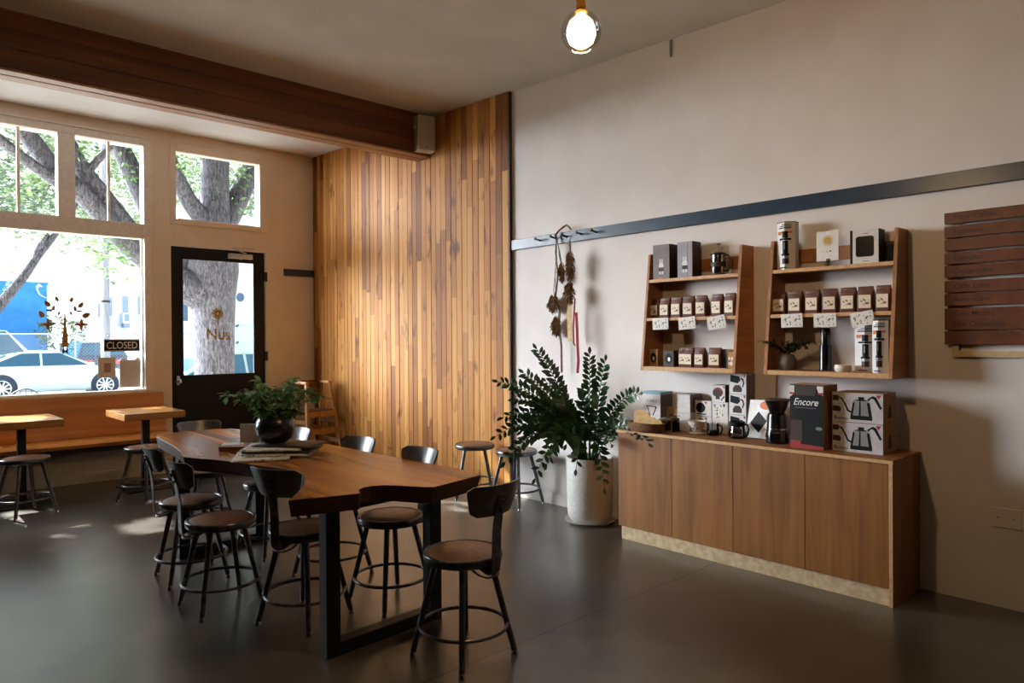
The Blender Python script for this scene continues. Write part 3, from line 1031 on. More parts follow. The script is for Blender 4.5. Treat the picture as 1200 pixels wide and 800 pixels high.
# ------------------------------------------------------------------ live-edge table
TT = 0.735
OUT = [(1.309, 2.784), (1.385, 2.875), (1.452, 2.965), (1.52, 3.06), (1.575, 3.16), (1.615, 3.26), (1.628, 3.36), (1.622, 3.46), (1.60, 3.56), (1.568, 3.66),
       (1.536, 3.77), (1.50, 3.90), (1.455, 4.03), (1.40, 4.15), (1.369, 4.244), (1.385, 4.33), (1.42, 4.44), (1.455, 4.65), (1.485, 4.9), (1.523, 5.27), (1.575, 5.385),
       (1.66, 5.40), (1.80, 5.405), (1.96, 5.40), (2.06, 5.34), (2.11, 5.20), (2.125, 4.9), (2.135, 4.55), (2.165, 4.3), (2.193, 4.128), (2.208, 3.84), (2.216, 3.516), (2.232, 3.217), (2.252, 2.94),
       (2.252, 2.78), (2.232, 2.64), (2.10, 2.61), (1.90, 2.572), (1.87, 2.60), (1.838, 2.648), (1.80, 2.715), (1.76, 2.765), (1.71, 2.79), (1.66, 2.785), (1.625, 2.755), (1.60, 2.70), (1.587, 2.692), (1.45, 2.737)]
cx = sum(p[0] for p in OUT) / len(OUT)
cy = sum(p[1] for p in OUT) / len(OUT)
t = thing('live_edge_table', 'large live-edge wood slab table with scooped edges and black steel legs', 'table', (1.85, 3.9, 0))


def rel(p, k=0.0):
    d = Vector((cx - p[0], (cy - p[1]) * 0.35))
    if d.length > 0:
        d.normalize()
    return (p[0] - 1.85 + d.x * k, p[1] - 3.9 + d.y * k)


tb = MB()
tb.prism([rel(p) for p in OUT], TT - 0.076, TT, 0, [rel(p, 0.022) for p in OUT])
tb.m[1] = 1
tb.build('tabletop', [M['table_edge'], M['table']], t, 0, 0.004)
for x, y in ((1.535, 2.855), (2.115, 2.885), (1.545, 4.80), (2.06, 4.84)):
    MB().box((x - 1.85 - 0.034, y - 3.9 - 0.034, 0.0), (x - 1.85 + 0.034, y - 3.9 + 0.034, TT - 0.077)).build('leg', M['steel_dark'], t, 0, 0.004)
for (x0, y0), (x1, y1) in (((1.57, 2.857), (2.08, 2.884)), ((1.58, 4.802), (2.025, 4.838))):
    MB().bar((x0 - 1.85, y0 - 3.9, 0.03), (x1 - 1.85, y1 - 3.9, 0.03), 0.068, 0.058).build('foot_bar', M['steel_dark'], t, 0, 0.003)
    MB().bar((x0 - 1.85, y0 - 3.9, TT - 0.09), (x1 - 1.85, y1 - 3.9, TT - 0.09), 0.06, 0.024).build('top_bar', M['steel_dark'], t, 0, 0.003)


# newspapers, books, card and plant on it
def sheet_stack(m, w, d, z, h, ang, off, fold=0.006):
    R = Matrix.Rotation(ang, 3, 'Z')
    pts = []
    nx = 8
    top, bot = [], []
    for i in range(nx + 1):
        x = -w / 2 + w * i / nx
        lift = fold * math.sin(PI * i / nx) + 0.0012 * math.sin(i * 2.1)
        for y in (-d / 2, d / 2):
            top.append(R @ Vector((x, y, 0)) + Vector((off[0], off[1], z + h + lift)))
            bot.append(R @ Vector((x, y, 0)) + Vector((off[0], off[1], z + lift * 0.9)))
    n = len(top)
    fs = []
    for i in range(nx):
        a = 2 * i
        fs.append((a, a + 2, a + 3, a + 1))
        fs.append((n + a, n + a + 1, n + a + 3, n + a + 2))
        fs.append((a, n + a, n + a + 2, a + 2))
        fs.append((a + 1, a + 3, n + a + 3, n + a + 1))
    fs += [(0, 1, n + 1, n), (n - 2, 2 * n - 2, 2 * n - 1, n - 1)]
    m.add(top + bot, fs)


def paper(name, label, cat, loc, w, d, h, ang, mat, group, fold=0.004):
    t = thing(name, label, cat, loc, group=group)
    m = MB()
    sheet_stack(m, w, d, 0, h, ang, (0, 0), fold)
    m.build('folded_pages', M[mat], t, 0)
    m = MB()
    sheet_stack(m, w * 0.985, d * 0.98, h + 0.0006, 0.0014, ang + 0.015, (0.003, 0.002), fold)
    m.build('front_page', M[mat], t, 0)
    return t


NP = 'newspapers and magazines stacked under the potted plant'
AN = math.radians(-42)
paper('newspaper', 'white newspaper lowest in the stack, sticking out toward the table edge', 'newspaper', (1.69, 3.91, 0.7385), 0.30, 0.34, 0.006, AN + 0.25, 'newsprint', NP, 0.001)
paper('newspaper', 'folded newspaper second from the bottom of the stack on the big table', 'newspaper', (1.80, 3.90, 0.7500), 0.37, 0.27, 0.006, AN + 0.02, 'newsprint', NP, 0.001)
paper('magazine', 'dark covered magazine in the middle of the paper stack on the big table', 'magazine', (1.815, 3.91, 0.7615), 0.38, 0.27, 0.009, AN - 0.03, 'newsdark', NP, 0.001)
paper('newspaper', 'folded grey newspaper directly below the top magazine of the stack', 'newspaper', (1.775, 3.94, 0.7760), 0.33, 0.28, 0.006, AN + 0.10, 'newsprint', NP, 0.001)
paper('magazine', 'topmost dark magazine jutting out right from under the black plant pot', 'magazine', (1.86, 3.92, 0.7875), 0.35, 0.24, 0.005, AN - 0.22, 'newsdark', NP, 0.001)
PZ = 0.7990
tp = thing('potted_table_plant', 'bushy green herb in a round black pot on the big table', 'plant', (1.80, 3.985, PZ))
tp.scale = (0.95, 0.95, 0.95)
MB().lathe([(0.001, 0), (0.062, 0), (0.07, 0.004), (0.092, 0.022), (0.113, 0.06), (0.119, 0.095), (0.113, 0.13), (0.099, 0.158), (0.094, 0.162), (0.09, 0.156), (0.088, 0.14), (0.001, 0.138)], 36).build('pot', M['pot_black'], tp, 50)
MB().lathe([(0.001, 0.149), (0.05, 0.148), (0.0875, 0.141)], 20, closed=True).build('soil', M['soil'], tp, 50)


def leaf_quad(m, base, d, up, L, W, fold=0.25, seg=3):
    """a pointed oval leaf from base along d"""
    d = Vector(d).normalized()
    s = d.cross(Vector(up))
    if s.length < 1e-3:
        s = d.cross(Vector((1, 0.3, 0)))
    s.normalize()
    n = s.cross(d)
    P = [Vector(base)]
    prof = [(0.18, 0.55), (0.45, 1.0), (0.72, 0.8), (1.0, 0.0)]
    b = len(m.v)
    vs = [Vector(base)]
    for u, wd in prof[:-1]:
        c = Vector(base) + d * (L * u) - n * (L * 0.18 * u * u)
        vs += [c + s * (W / 2 * wd) + n * (W * fold * wd * 0.5), c, c - s * (W / 2 * wd) + n * (W * fold * wd * 0.5)]
    vs.append(Vector(base) + d * L - n * (L * 0.18))
    fs = [(0, 1, 2), (0, 2, 3)]
    for k in range(2):
        a = 1 + 3 * k
        fs += [(a, a + 3, a + 4, a + 1), (a + 1, a + 4, a + 5, a + 2)]
    a = 7
    fs += [(a, 10, a + 1), (a + 1, 10, a + 2)]
    m.add(vs, fs)


rnd = random.Random(11)
for k in range(17):
    a = 2 * PI * k / 17 + rnd.uniform(-0.2, 0.2)
    L = rnd.uniform(0.19, 0.28)
    sp = rnd.uniform(0.35, 0.85) if k % 3 else 0.2
    # the right-hand side of the photo carries one long spray
    dirx = Vector((math.cos(a), math.sin(a), 0))
    side = dirx.dot(Vector((RT.x, RT.y, 0)))
    if side > 0.6:
        L *= 1.12
    pts = []
    for i in range(7):
        u = i / 6
        pts.append(Vector((0.05 * math.cos(a), 0.05 * math.sin(a), 0.145)) + dirx * (L * sp * u) + Vector((0, 0, 1)) * (L * (0.95 * u - 0.50 * u * u * sp)))
    m = MB()
    m.tube(pts, [0.0035 - 0.0003 * i for i in range(7)], 6)
    for i in range(1, 7):
        for q in range(6):
            dd = Vector((rnd.uniform(-1, 1), rnd.uniform(-1, 1), rnd.uniform(-0.5, 0.5))) + dirx * 0.4
            leaf_quad(m, pts[i] + Vector((rnd.uniform(-.006, .006), rnd.uniform(-.006, .006), rnd.uniform(-.01, .01))), dd, (0, 0, 1), rnd.uniform(0.045, 0.07), rnd.uniform(0.028, 0.042))
    m.build('leafy_stem', M['herb'], tp, 60)

t = thing('sign_holder', 'upright pale lilac card in a stand behind the potted herb', 'card', (1.815, 4.385, TT + 0.001), math.radians(-48))
MB().box((-0.062, -0.006, 0), (0.062, 0.006, 0.135)).build('card', M['white'], t, 0)
MB().box((-0.065, -0.03, 0), (0.065, 0.03, 0.004)).build('foot', M['clear'], t, 0)
t = thing('book', 'thick book with dusty pink cover lying left of the paper stack', 'book', (1.70, 4.25, TT + 0.001), math.radians(-42))
MB().box((-0.10, -0.075, 0.003), (0.098, 0.073, 0.027)).build('pages', M['pine_dark'], t, 0)
MB().box((-0.103, -0.077, 0.027), (0.101, 0.077, 0.031)).build('cover', M['pink'], t, 0)
MB().box((-0.103, -0.077, 0), (0.101, 0.077, 0.003)).build('back_cover', M['pink'], t, 0)
t = thing('leaflet', 'loose white leaflet lying on the pink covered book', 'leaflet', (1.675, 4.30, TT + 0.033), math.radians(-30))
MB().box((-0.06, -0.045, 0), (0.06, 0.045, 0.0015)).build('sheet', M['card'], t, 0)
# ------------------------------------------------------------------ wooden cabinet
CT = 0.757
t = thing('cabinet', 'low wooden cabinet with four plain doors against the white wall', 'cabinet', (3.90, 3.135, 0), WALLROT)
MB().box((0.004, 0.021, 0.09), (1.765, 0.402, 0.737)).build('carcass', M['ply_cab'], t, 0)
MB().box((1.7655, 0.0, 0.0), (1.785, 0.402, 0.737)).build('side_panel', M['ply_cab'], t, 0, 0.0015)
MB().box((1.7656, -0.0015, 0.0), (1.7849, 0.0, 0.737)).build('edge_strip', M['ply_edge'], t, 0)
MB().box((0.02, 0.012, 0), (1.765, 0.03, 0.087)).build('plinth', M['plinth'], t, 0)
MB().box((-0.006, -0.012, 0.738), (1.791, 0.404, CT)).build('worktop', M['ply_cab'], t, 0, 0.001)
MB().box((-0.006, -0.0135, 0.7385), (1.791, -0.012, CT - 0.0005)).build('worktop_edge', M['ply_edge'], t, 0)
for a, b in ((0.0, 0.441), (0.441, 0.881), (0.881, 1.326), (1.326, 1.765)):
    MB().box((a + 0.0018, 0.0, 0.091), (b - 0.0018, 0.019, 0.735)).build('door', M['ply_cab'], t, 0, 0.001)

# ------------------------------------------------------------------ wall shelves
SZ = 1.165


def sdepth(z):
    return 0.245 - 0.102 * z / 0.82


def wall_shelf(yl, w, label):
    t = thing('wall_shelf', label, 'shelf', (XW, yl, SZ), WALLROT)
    for x in (0.0, w - 0.02):
        m = MB()
        vs = []
        for xx in (x, x + 0.02):
            vs += [(xx, -0.245, 0), (xx, 0, 0), (xx, 0, 0.82), (xx, -0.143, 0.82)]
        m.add(vs, [(0, 1, 2, 3), (7, 6, 5, 4), (0, 4, 5, 1), (1, 5, 6, 2), (2, 6, 7, 3), (3, 7, 4, 0)])
        m.build('side_panel', M['ply'], t, 0, 0.001)
    for z0, th in ((0.0, 0.028), (0.344, 0.022), (0.616, 0.022)):
        d = sdepth(z0 + th) - 0.002
        MB().box((0.0205, -d, z0), (w - 0.0205, 0, z0 + th)).build('shelf_board', M['ply'], t, 0, 0.001)
        MB().box((0.0205, -d - 0.001, z0 + 0.0005), (w - 0.0205, -d, z0 + th - 0.0005)).build('board_edge', M['ply_edge'], t, 0)
    MB().box((0.0205, -0.018, 0.685), (w - 0.0205, 0, 0.765)).build('back_rail', M['ply'], t, 0)
    return t


wall_shelf(3.062, 0.732, 'left of the two wooden wall shelves, holding a french press on top')
wall_shelf(2.138, 0.732, 'right of the two wooden wall shelves, beside the slatted menu board')
Z0, Z1s, Z2 = SZ + 0.0285, SZ + 0.3665, SZ + 0.6385


def span(pl, pr, X):
    return on_x(pl, 400, X).y, on_x(pr, 400, X).y


def bag_mesh(w, h, d):
    m = MB()
    rings = [(0.0, 0.94, 0.94), (0.03, 1, 1), (0.45, 1.0, 1.02), (0.72, 0.99, 0.92), (0.86, 0.97, 0.55), (0.93, 0.96, 0.36), (1.0, 0.95, 0.34)]
    pts = []
    for u, sx, sy in rings:
        hw, hd = w / 2 * sx, d / 2 * sy
        yc = d / 2 if u < 0.8 else d / 2 - d * 0.12 * (u - 0.8) / 0.2
        for x, y in ((-hw, -hd * 0.8), (-hw * 0.8, -hd), (hw * 0.8, -hd), (hw, -hd * 0.8), (hw, hd * 0.8), (hw * 0.8, hd), (-hw * 0.8, hd), (-hw, hd * 0.8)):
            pts.append((x, yc + y, u * h))
    fs = [tuple(reversed(range(8)))]
    for i in range(len(rings) - 1):
        for k in range(8):
            k2 = (k + 1) % 8
            fs.append((8 * i + k, 8 * i + k2, 8 * i + 8 + k2, 8 * i + 8 + k))
    fs.append(tuple(range(8 * (len(rings) - 1), 8 * len(rings))))
    m.add(pts, fs)
    return m


def coffee_bag(Y, X, z, w, h, label, group, tilt=0.0, d=0.06):
    t = thing('coffee_bag', label, 'bag', (X, Y, z), WALLROT + tilt, group)
    bag_mesh(w, h, d).build('pouch', M['bag'], t, 30)
    f = MB()
    f.box((-w * 0.475, d * 0.30, h * 0.955), (w * 0.475, d * 0.5, h * 1.03))
    f.build('folded_top', M['bag'], t, 0, 0.002)
    l = MB()
    ya = -d * 0.012 - 0.0012
    l.box((-w * 0.385, ya - 0.0006, h * 0.15), (w * 0.40, ya + 0.001, h * 0.68))
    l.build('label', M['labelcard'], t, 0)
    MB().box((-w * 0.27, ya - 0.0011, h * 0.30), (w * 0.28, ya - 0.0005, h * 0.52)).build('printed_flower', M['baglabel'], t, 0)
    return t


ORD = ['leftmost', 'second', 'third', 'middle', 'fifth', 'sixth', 'rightmost']
ORD4 = ['leftmost', 'second', 'third', 'fourth', 'rightmost']


def row_label(i, where):
    if i in (0, 6):
        return 'brown coffee bag, %s in the middle row of the %s wall shelf' % (ORD[i], where)
    return 'brown coffee bag, %s from left in the middle row of the %s wall shelf' % (ORD[i] if i != 3 else 'fourth', where)


XB = 4.150
rb = random.Random(3)
for i, (a, b) in enumerate(((760.5, 770), (772.6, 783.4), (785, 798), (799.5, 811.7), (814.8, 826.4), (832.7, 845.2), (848, 860))):
    y0, y1 = span(a, b, XB)
    coffee_bag((y0 + y1) / 2, XB + (0.01 if i == 0 else 0), Z1s, min(0.086, abs(y0 - y1) + 0.006), 0.132 + 0.002 * i, row_label(i, 'left'), 'coffee bags in the middle row of the left wall shelf', rb.uniform(-0.12, 0.05))
for i, (a, b) in enumerate(((905, 919), (922.6, 938.6), (942.7, 959), (963.7, 979.5), (984, 1001.5), (1005, 1021.7), (1026, 1042))):
    y0, y1 = span(a, b, XB)
    coffee_bag((y0 + y1) / 2, XB, Z1s, min(0.086, abs(y0 - y1) + 0.006), 0.134 + 0.001 * i, row_label(i, 'right'), 'coffee bags in the middle row of the right wall shelf', rb.uniform(-0.1, 0.06))
XB2 = 4.125
for i, (a, b) in enumerate(((793.0, 800.5), (801.0, 810.5), (813.0, 824.0), (829.5, 843.0))):
    y0, y1 = span(a, b, XB2)
    lab = 'brown coffee bag, %s on the bottom board of the left wall shelf' % ('leftmost', 'second from the left', 'second from the right', 'rightmost')[i]
    coffee_bag((y0 + y1) / 2, XB2 + (0.02 if i == 0 else 0.0), Z0, abs(y0 - y1) + 0.006, 0.128, lab, 'coffee bags on the bottom board of the left wall shelf', rb.uniform(-0.08, 0.02))


def price_card(pl, pr, pt, pb, tilt, label, group):
    X = XW - sdepth(0.355) - 0.006
    p0, p1 = on_x(pl, (pt + pb) / 2, X), on_x(pr, (pt + pb) / 2, X)
    zt, zb = on_x((pl + pr) / 2, pt, X).z, on_x((pl + pr) / 2, pb, X).z
    w, h = abs(p0.y - p1.y), zt - zb
    t = thing('price_card', label, 'price card', (X, (p0.y + p1.y) / 2, (zt + zb) / 2), group=group, rot=(0, tilt, 0))
    t.rotation_mode = 'XYZ'
    t.rotation_euler = Matrix.Rotation(WALLROT, 3, 'Z').to_euler()
    R = Matrix.Rotation(WALLROT, 4, 'Z') @ Matrix.Rotation(-tilt, 4, 'Y')
    t.rotation_euler = R.to_euler()
    MB().box((-w / 2, -0.0006, -h / 2), (w / 2, 0.0006, h / 2)).build('card', M['card'], t, 0)
    MB().box((-w * 0.42, -0.0012, -h * 0.32), (-w * 0.04, -0.0005, h * 0.34)).build('picture', M['pricecard'], t, 0)
    MB().box((w * 0.06, -0.0012, -h * 0.38), (w * 0.40, -0.0005, h * 0.34)).build('price_print', M['pricecard'], t, 0)
    return t


for pl, pr, pt, pb, tl, lab, gr in (
        (764.8, 783, 372.5, 386, 0.02, 'white price card hanging level at the left end of the left shelf', 'L'),
        (795.2, 814.8, 371.5, 385.5, 0.10, 'white price card in the middle of the left shelf edge', 'L'),
        (829, 850, 370, 385.5, 0.16, 'tilted white price card at the right end of the left shelf', 'L'),
        (915.5, 940.5, 367.5, 383.5, 0.03, 'white price card at the left end of the right shelf, above the ribbed planter', 'R'),
        (953.5, 979.8, 367.2, 383.2, 0.0, 'white price card hanging above the black tumbler on the right shelf', 'R'),
        (997, 1024, 365, 382, 0.16, 'tilted white price card at the right end of the right shelf', 'R')):
    price_card(pl, pr, pt, pb, tl, lab, 'price cards hung on the %s wall shelf' % ('left' if gr == 'L' else 'right'))


# boxes whose front lower corners are read from the photograph on a known plane
def shelf_box(name, label, cat, pl, pr, pt, X, z, depth, tilt=0.0, group=None):
    y0, y1 = span(pl, pr, X)
    zt = on_x((pl + pr) / 2, pt, X).z
    t = thing(name, label, cat, (X, y0, z), WALLROT + tilt, group)
    return t, abs(y0 - y1), zt - z, depth


for k, (pl, pr, pt, mat, lab) in enumerate(((766, 785, 286.5, 'grey_box', 'dark grey carton with white press picture at the left end of the left shelf top'),
                                            (794.5, 811.8, 283, 'lilac_box', 'pale grey carton with white press picture, next to the french press'))):
    t, w, h, d = shelf_box('product_box', lab, 'box', pl, pr, pt, XW - 0.150, Z2, 0.105, group='press cartons on top of the left shelf')
    MB().box((0, 0, 0), (w, d, h)).build('carton', M['darkbrown'], t, 0, 0.001)
    MB().box((0.0005, -0.001, 0.0005), (w - 0.0005, 0.0, h - 0.0005)).build('front_print', M[mat], t, 0)
    p = MB()
    c = w * 0.5
    p.plate([(c - .020, h * .34), (c + .020, h * .34), (c + .020, h * .42), (c + .013, h * .45), (c + .013, h * .58), (c + .004, h * .58), (c + .004, h * .48), (c - .004, h * .48), (c - .004, h * .58), (c - .013, h * .58), (c - .013, h * .45), (c - .020, h * .42)], -0.0016, -0.001)
    p.plate([(c - .018, h * .14), (c - .004, h * .14), (c - .004, h * .22), (c - .018, h * .22)], -0.0016, -0.001)
    p.plate([(c + .004, h * .14), (c + .018, h * .14), (c + .018, h * .22), (c + .004, h * .22)], -0.0016, -0.001)
    p.build('press_picture', M['white'], t, 0)
    MB().plate([(c - .021, h * .23), (c + .021, h * .23), (c + .021, h * .33), (c - .021, h * .33)], -0.0016, -0.001).build('band_picture', M['darkbrown'], t, 0)
    if k == 0:
        MB().plate([(w * .2, 0.002), (w * .62, 0.002), (w * .55, 0.012), (w * .35, 0.015)], -0.0018, -0.001).build('orange_mark', M['orange'], t, 0)
    else:
        MB().plate([(w * .66, 0.004), (w * .72, 0.004), (w * .72, h * .98), (w * .66, h * .98)], -0.0015, -0.001).build('stripe', M['greyprint'], t, 0)

# french press
P = on_x(842.0, 321, 4.215)
t = thing('french_press', 'steel french press with raised plunger on the left wall shelf', 'french press', (4.215, P.y, Z2), WALLROT)
MB().lathe([(0.001, 0.004), (0.044, 0.004), (0.046, 0.008), (0.046, 0.135), (0.001, 0.135)], 32).build('beaker', M['chrome'], t, 40)
fr = MB()
fr.lathe([(0.0485, 0.0), (0.0495, 0.0), (0.0495, 0.012), (0.0485, 0.012)], 32, closed=True)
fr.lathe([(0.0475, 0.055), (0.0495, 0.055), (0.0495, 0.088), (0.0475, 0.088)], 32, closed=True)
fr.build('band', M['darkbrown'], t, 40)
MB().lathe([(0.049, 0.135), (0.051, 0.138), (0.051, 0.146), (0.03, 0.154), (0.001, 0.156)], 32).build('lid', M['steel_dark'], t, 40)
MB().tube([(0, 0, 0.15), (0, 0, 0.208)], 0.0024, 8).build('plunger_rod', M['steel_dark'], t, 40)
MB().lathe([(0.001, 0.206), (0.014, 0.206), (0.014, 0.211), (0.001, 0.212)], 20).build('plunger_knob', M['steel_dark'], t, 40)
MB().tube([(0.046, 0, 0.128), (0.070, 0, 0.130), (0.082, 0, 0.118), (0.083, 0, 0.08), (0.080, 0, 0.04), (0.070, 0, 0.026), (0.047, 0, 0.028)], 0.006, 10).build('handle', M['steel_dark'], t, 50)

# small things on the bottom board of the left shelf
for pl, pr, pt, mat, lab in ((760.5, 770.5, 409, 'kraft', 'small kraft box with dark round print, left end of the lowest left shelf'),
                             (777.5, 789.3, 410.5, 'darkbrown', 'small dark brown box with round print beside the kraft box')):
    t, w, h, d = shelf_box('small_box', lab, 'box', pl, pr, pt, 4.13, Z0, 0.06)
    MB().box((0, 0, 0), (w, d, h)).build('carton', M['kraft'] if mat == 'kraft' else M['darkbrown'], t, 0, 0.001)
    MB().plate(disc(w * .5, h * .5, w * .33, h * .30, 18), -0.0012, -0.0002).build('round_print', M['black'], t, 0)
    MB().plate(disc(w * .55, h * .45, w * .12, h * .13, 12), -0.0018, -0.0010).build('picture', M['card'], t, 0)
t, w, h, d = shelf_box('book', 'thin dark green book standing right of the lower left coffee bags', 'book', 846.5, 850.6, 409, 4.15, Z0, 0.11)
MB().box((0, 0.002, 0.001), (w, d, h - 0.001)).build('pages', M['card'], t, 0)
MB().box((-0.001, 0, 0), (w + 0.001, 0.003, h)).build('spine', M['rail'], t, 0)
MB().box((-0.0015, 0.002, 0), (0.0, d + 0.002, h)).build('cover', M['rail'], t, 0)
t, w, h, d = shelf_box('small_bag', 'small tan bag with pale label in the lower right corner of the left shelf', 'bag', 852.4, 860.2, 411.5, 4.14, Z0, 0.05)
tt = bag_mesh(w, h, 0.05).build('pouch', M['kraft'], t, 30)
tt.location = (w / 2, 0, 0)
l = MB().box((w * .14, -0.0022, h * .16), (w * .86, -0.001, h * .66)).build('label', M['baglabel'], t, 0)


# hexagonal press cartons
def hex_box(Y, X, z, h, r, label, rz=0.0):
    t = thing('hexagonal_carton', label, 'box', (X, Y, z), WALLROT + rz, 'white hexagonal cartons with a black coffee press picture')
    m = MB().lathe([(r, 0), (r, h)], 6, ang=-PI / 2)
    m.build('carton', M['white'], t, 20)
    MB().lathe([(r + 0.0006, h - 0.004), (r + 0.0006, h + 0.0006)], 6, ang=-PI / 2).build('lid', M['black'], t, 20)

    def wrap(rects, mat, name, off=0.0010):
        q = MB()
        for x0, x1, z0, z1 in rects:
            cuts = [x0, 0, x1] if x0 < 0 < x1 else [x0, x1]
            for a, b in zip(cuts, cuts[1:]):
                ya, yb = -r + abs(a) * math.tan(PI / 6) - off, -r + abs(b) * math.tan(PI / 6) - off
                q.hexa([(a, ya, z0), (b, yb, z0), (b, yb + off * .9, z0), (a, ya + off * .9, z0), (a, ya, z1), (b, yb, z1), (b, yb + off * .9, z1), (a, ya + off * .9, z1)])
        q.build(name, M[mat], t, 0)
    k = r / 0.062
    wrap([(-.045 * k, .040 * k, .76 * h, .80 * h), (-.045 * k, -.02 * k, .73 * h, .76 * h)], 'orange', 'brown_band')
    wrap([(-.015 * k, .018 * k, .66 * h, .80 * h), (-.034 * k, .034 * k, .615 * h, .655 * h), (-.013 * k, .019 * k, .32 * h, .60 * h), (-.021 * k, .024 * k, .285 * h, .33 * h)], 'black', 'press_picture', 0.0016)
    wrap([(-.017 * k, .022 * k, .115 * h, .235 * h)], 'darkbrown', 'cup_picture', 0.0016)
    wrap([(-.02 * k, .02 * k, .24 * h, .28 * h)], 'silverprint', 'clear_picture', 0.0014)
    wrap([(-.002 * k, .002 * k, .42 * h, .56 * h)], 'silverprint', 'scale_picture', 0.0022)
    wrap([(-.02 * k, .036 * k, .93 * h, .945 * h), (-.033 * k, .036 * k, .895 * h, .91 * h), (-.04 * k, .036 * k, .86 * h, .88 * h), (-.036 * k, .012 * k, .03 * h, .05 * h)], 'black', 'printed_lines', 0.0012)
    return t


P = on_x(923.5, 310, 4.215)
hex_box(P.y, 4.215, Z2, on_x(923, 261, 4.215).z - Z2, 0.063, 'white hexagonal carton with black press picture standing on the right shelf top', 0.12)
P = on_x(1012, 430, 4.15)
hex_box(P.y + 0.004, 4.20, Z0, 0.262, 0.062, 'white hexagonal carton on the bottom right shelf, nearer the black tumbler', 0.22)
P = on_x(1035.5, 430, 4.15)
hex_box(P.y - 0.004, 4.125, Z0, 0.290, 0.050, 'white hexagonal carton at the right end of the bottom right shelf', -0.12)

# card with the printed sun
P0, P1 = on_x(957, 305, 4.19), on_x(982.5, 305, 4.19)
t = thing('printed_card', 'white card with a golden sun held in a small black clip', 'card', (4.19, P0.y, Z2), WALLROT)
w = P0.y - P1.y
zc = on_x(970, 305.5, 4.19).z - Z2
h = on_x(970, 270.5, 4.19).z - Z2
MB().box((0, -0.0006, zc), (w, 0.0006, h)).build('card', M['card'], t, 0)
s = MB()
cxs, czs = w * .52, zc + (h - zc) * .68
s.plate(disc(cxs, czs, w * .17, w * .17, 20), -0.0016, -0.0006)
for i in range(16):
    a = 2 * PI * i / 16
    ca, sa = math.cos(a), math.sin(a)
    r0, r1, q = w * .19, w * .27, 0.003
    s.plate([(cxs + r0 * ca - q * sa, czs + r0 * sa + q * ca), (cxs + r0 * ca + q * sa, czs + r0 * sa - q * ca), (cxs + r1 * ca + q * sa * .4, czs + r1 * sa - q * ca * .4), (cxs + r1 * ca - q * sa * .4, czs + r1 * sa + q * ca * .4)], -0.0014, -0.0006)
s.build('sun_print', M['gold'], t, 0)
MB().box((w * .3, -0.0014, zc + (h - zc) * .29), (w * .74, -0.0004, zc + (h - zc) * .345)).build('printed_line', M['pricecard'], t, 0)
cl = MB().box((w * .47, -0.012, 0.0), (w * .59, 0.012, 0.005))
cl.box((w * .50, -0.003, 0.004), (w * .56, 0.003, zc))
cl.box((w * .46, -0.004, zc - 0.006), (w * .50, 0.003, zc + 0.012))
cl.box((w * .56, -0.004, zc - 0.006), (w * .60, 0.003, zc + 0.012))
cl.build('clip', M['black'], t, 0)

# white sleeved dark carton and the dark box behind it
t, w, h, d = shelf_box('sleeved_box', 'dark carton in a white sleeve with rounded black window, right shelf top', 'box', 996.5, 1029.5, 268.5, 4.165, Z2, 0.105, math.radians(3))
MB().box((0, 0.001, 0), (w, d, h)).build('carton', M['black'], t, 0, 0.001)
MB().box((w * .10, -0.001, 0.001), (w * .995, 0.001, h + 0.0006)).build('sleeve', M['white'], t, 0)
MB().plate(rrect(w * .21, h * .2, w * .84, h * .80, 0.014), -0.002, -0.001).build('black_window', M['blackgloss'], t, 0)
MB().box((w * .48, -0.0018, h * .865), (w * .63, -0.001, h * .885)).build('printed_line', M['greyprint'], t, 0)
MB().box((w * .46, -0.0018, h * .06), (w * .66, -0.001, h * .08)).build('printed_line', M['greyprint'], t, 0)
y0 = on_x(1041.5, 300, 4.22).y
t = thing('dark_box', 'small plain dark box between the sleeved carton and the shelf side', 'box', (4.225, y0 + 0.012, Z2), WALLROT)
MB().box((0, 0, 0), (0.045, 0.06, 0.115)).build('carton', M['black'], t, 0, 0.001)
MB().box((-0.0005, -0.0005, 0.10), (0.0455, 0.0605, 0.1156)).build('lid', M['darkbrown'], t, 0)

# ribbed planter with dark plant
P = on_x(922.5, 427, 4.17)
t = thing('ribbed_planter', 'round ribbed stone planter with dark trailing leaves on the right shelf', 'plant', (4.17, P.y, Z0), WALLROT)
prof = []
for i in range(15):
    u = i / 14
    r = 0.034 + 0.022 * math.sin(PI * (0.12 + 0.80 * u)) - 0.004 * u
    prof.append((r + (0.0016 if i % 2 else 0), 0.095 * u))
MB().lathe([(0.001, 0)] + prof + [(0.030, 0.095), (0.030, 0.085), (0.001, 0.085)], 30).build('pot', M['grey_box'], t, 30)
rq = random.Random(21)
for k in range(18):
    a = -PI / 2 + rq.uniform(-1.2, 1.9)
    m = MB()
    L = rq.uniform(0.11, 0.20)
    dirx = Vector((math.cos(a) * 1.0, math.sin(a) * .55, 0))
    pts = [Vector((0, 0, 0.085)) + dirx * (L * u * .9) + Vector((0, 0, 1)) * (L * (1.0 * u - .55 * u * u)) for u in [i / 5 for i in range(6)]]
    m.tube(pts, 0.0015, 5)
    for i in range(1, 6):
        for q in range(3):
            leaf_quad(m, pts[i], dirx + Vector((rq.uniform(-1, 1), rq.uniform(-.6, .6), rq.uniform(-.6, .6))), (0, 0, 1), rq.uniform(.02, .034), rq.uniform(.012, .018))
    m.build('leafy_stem', M['zz'], t, 60)
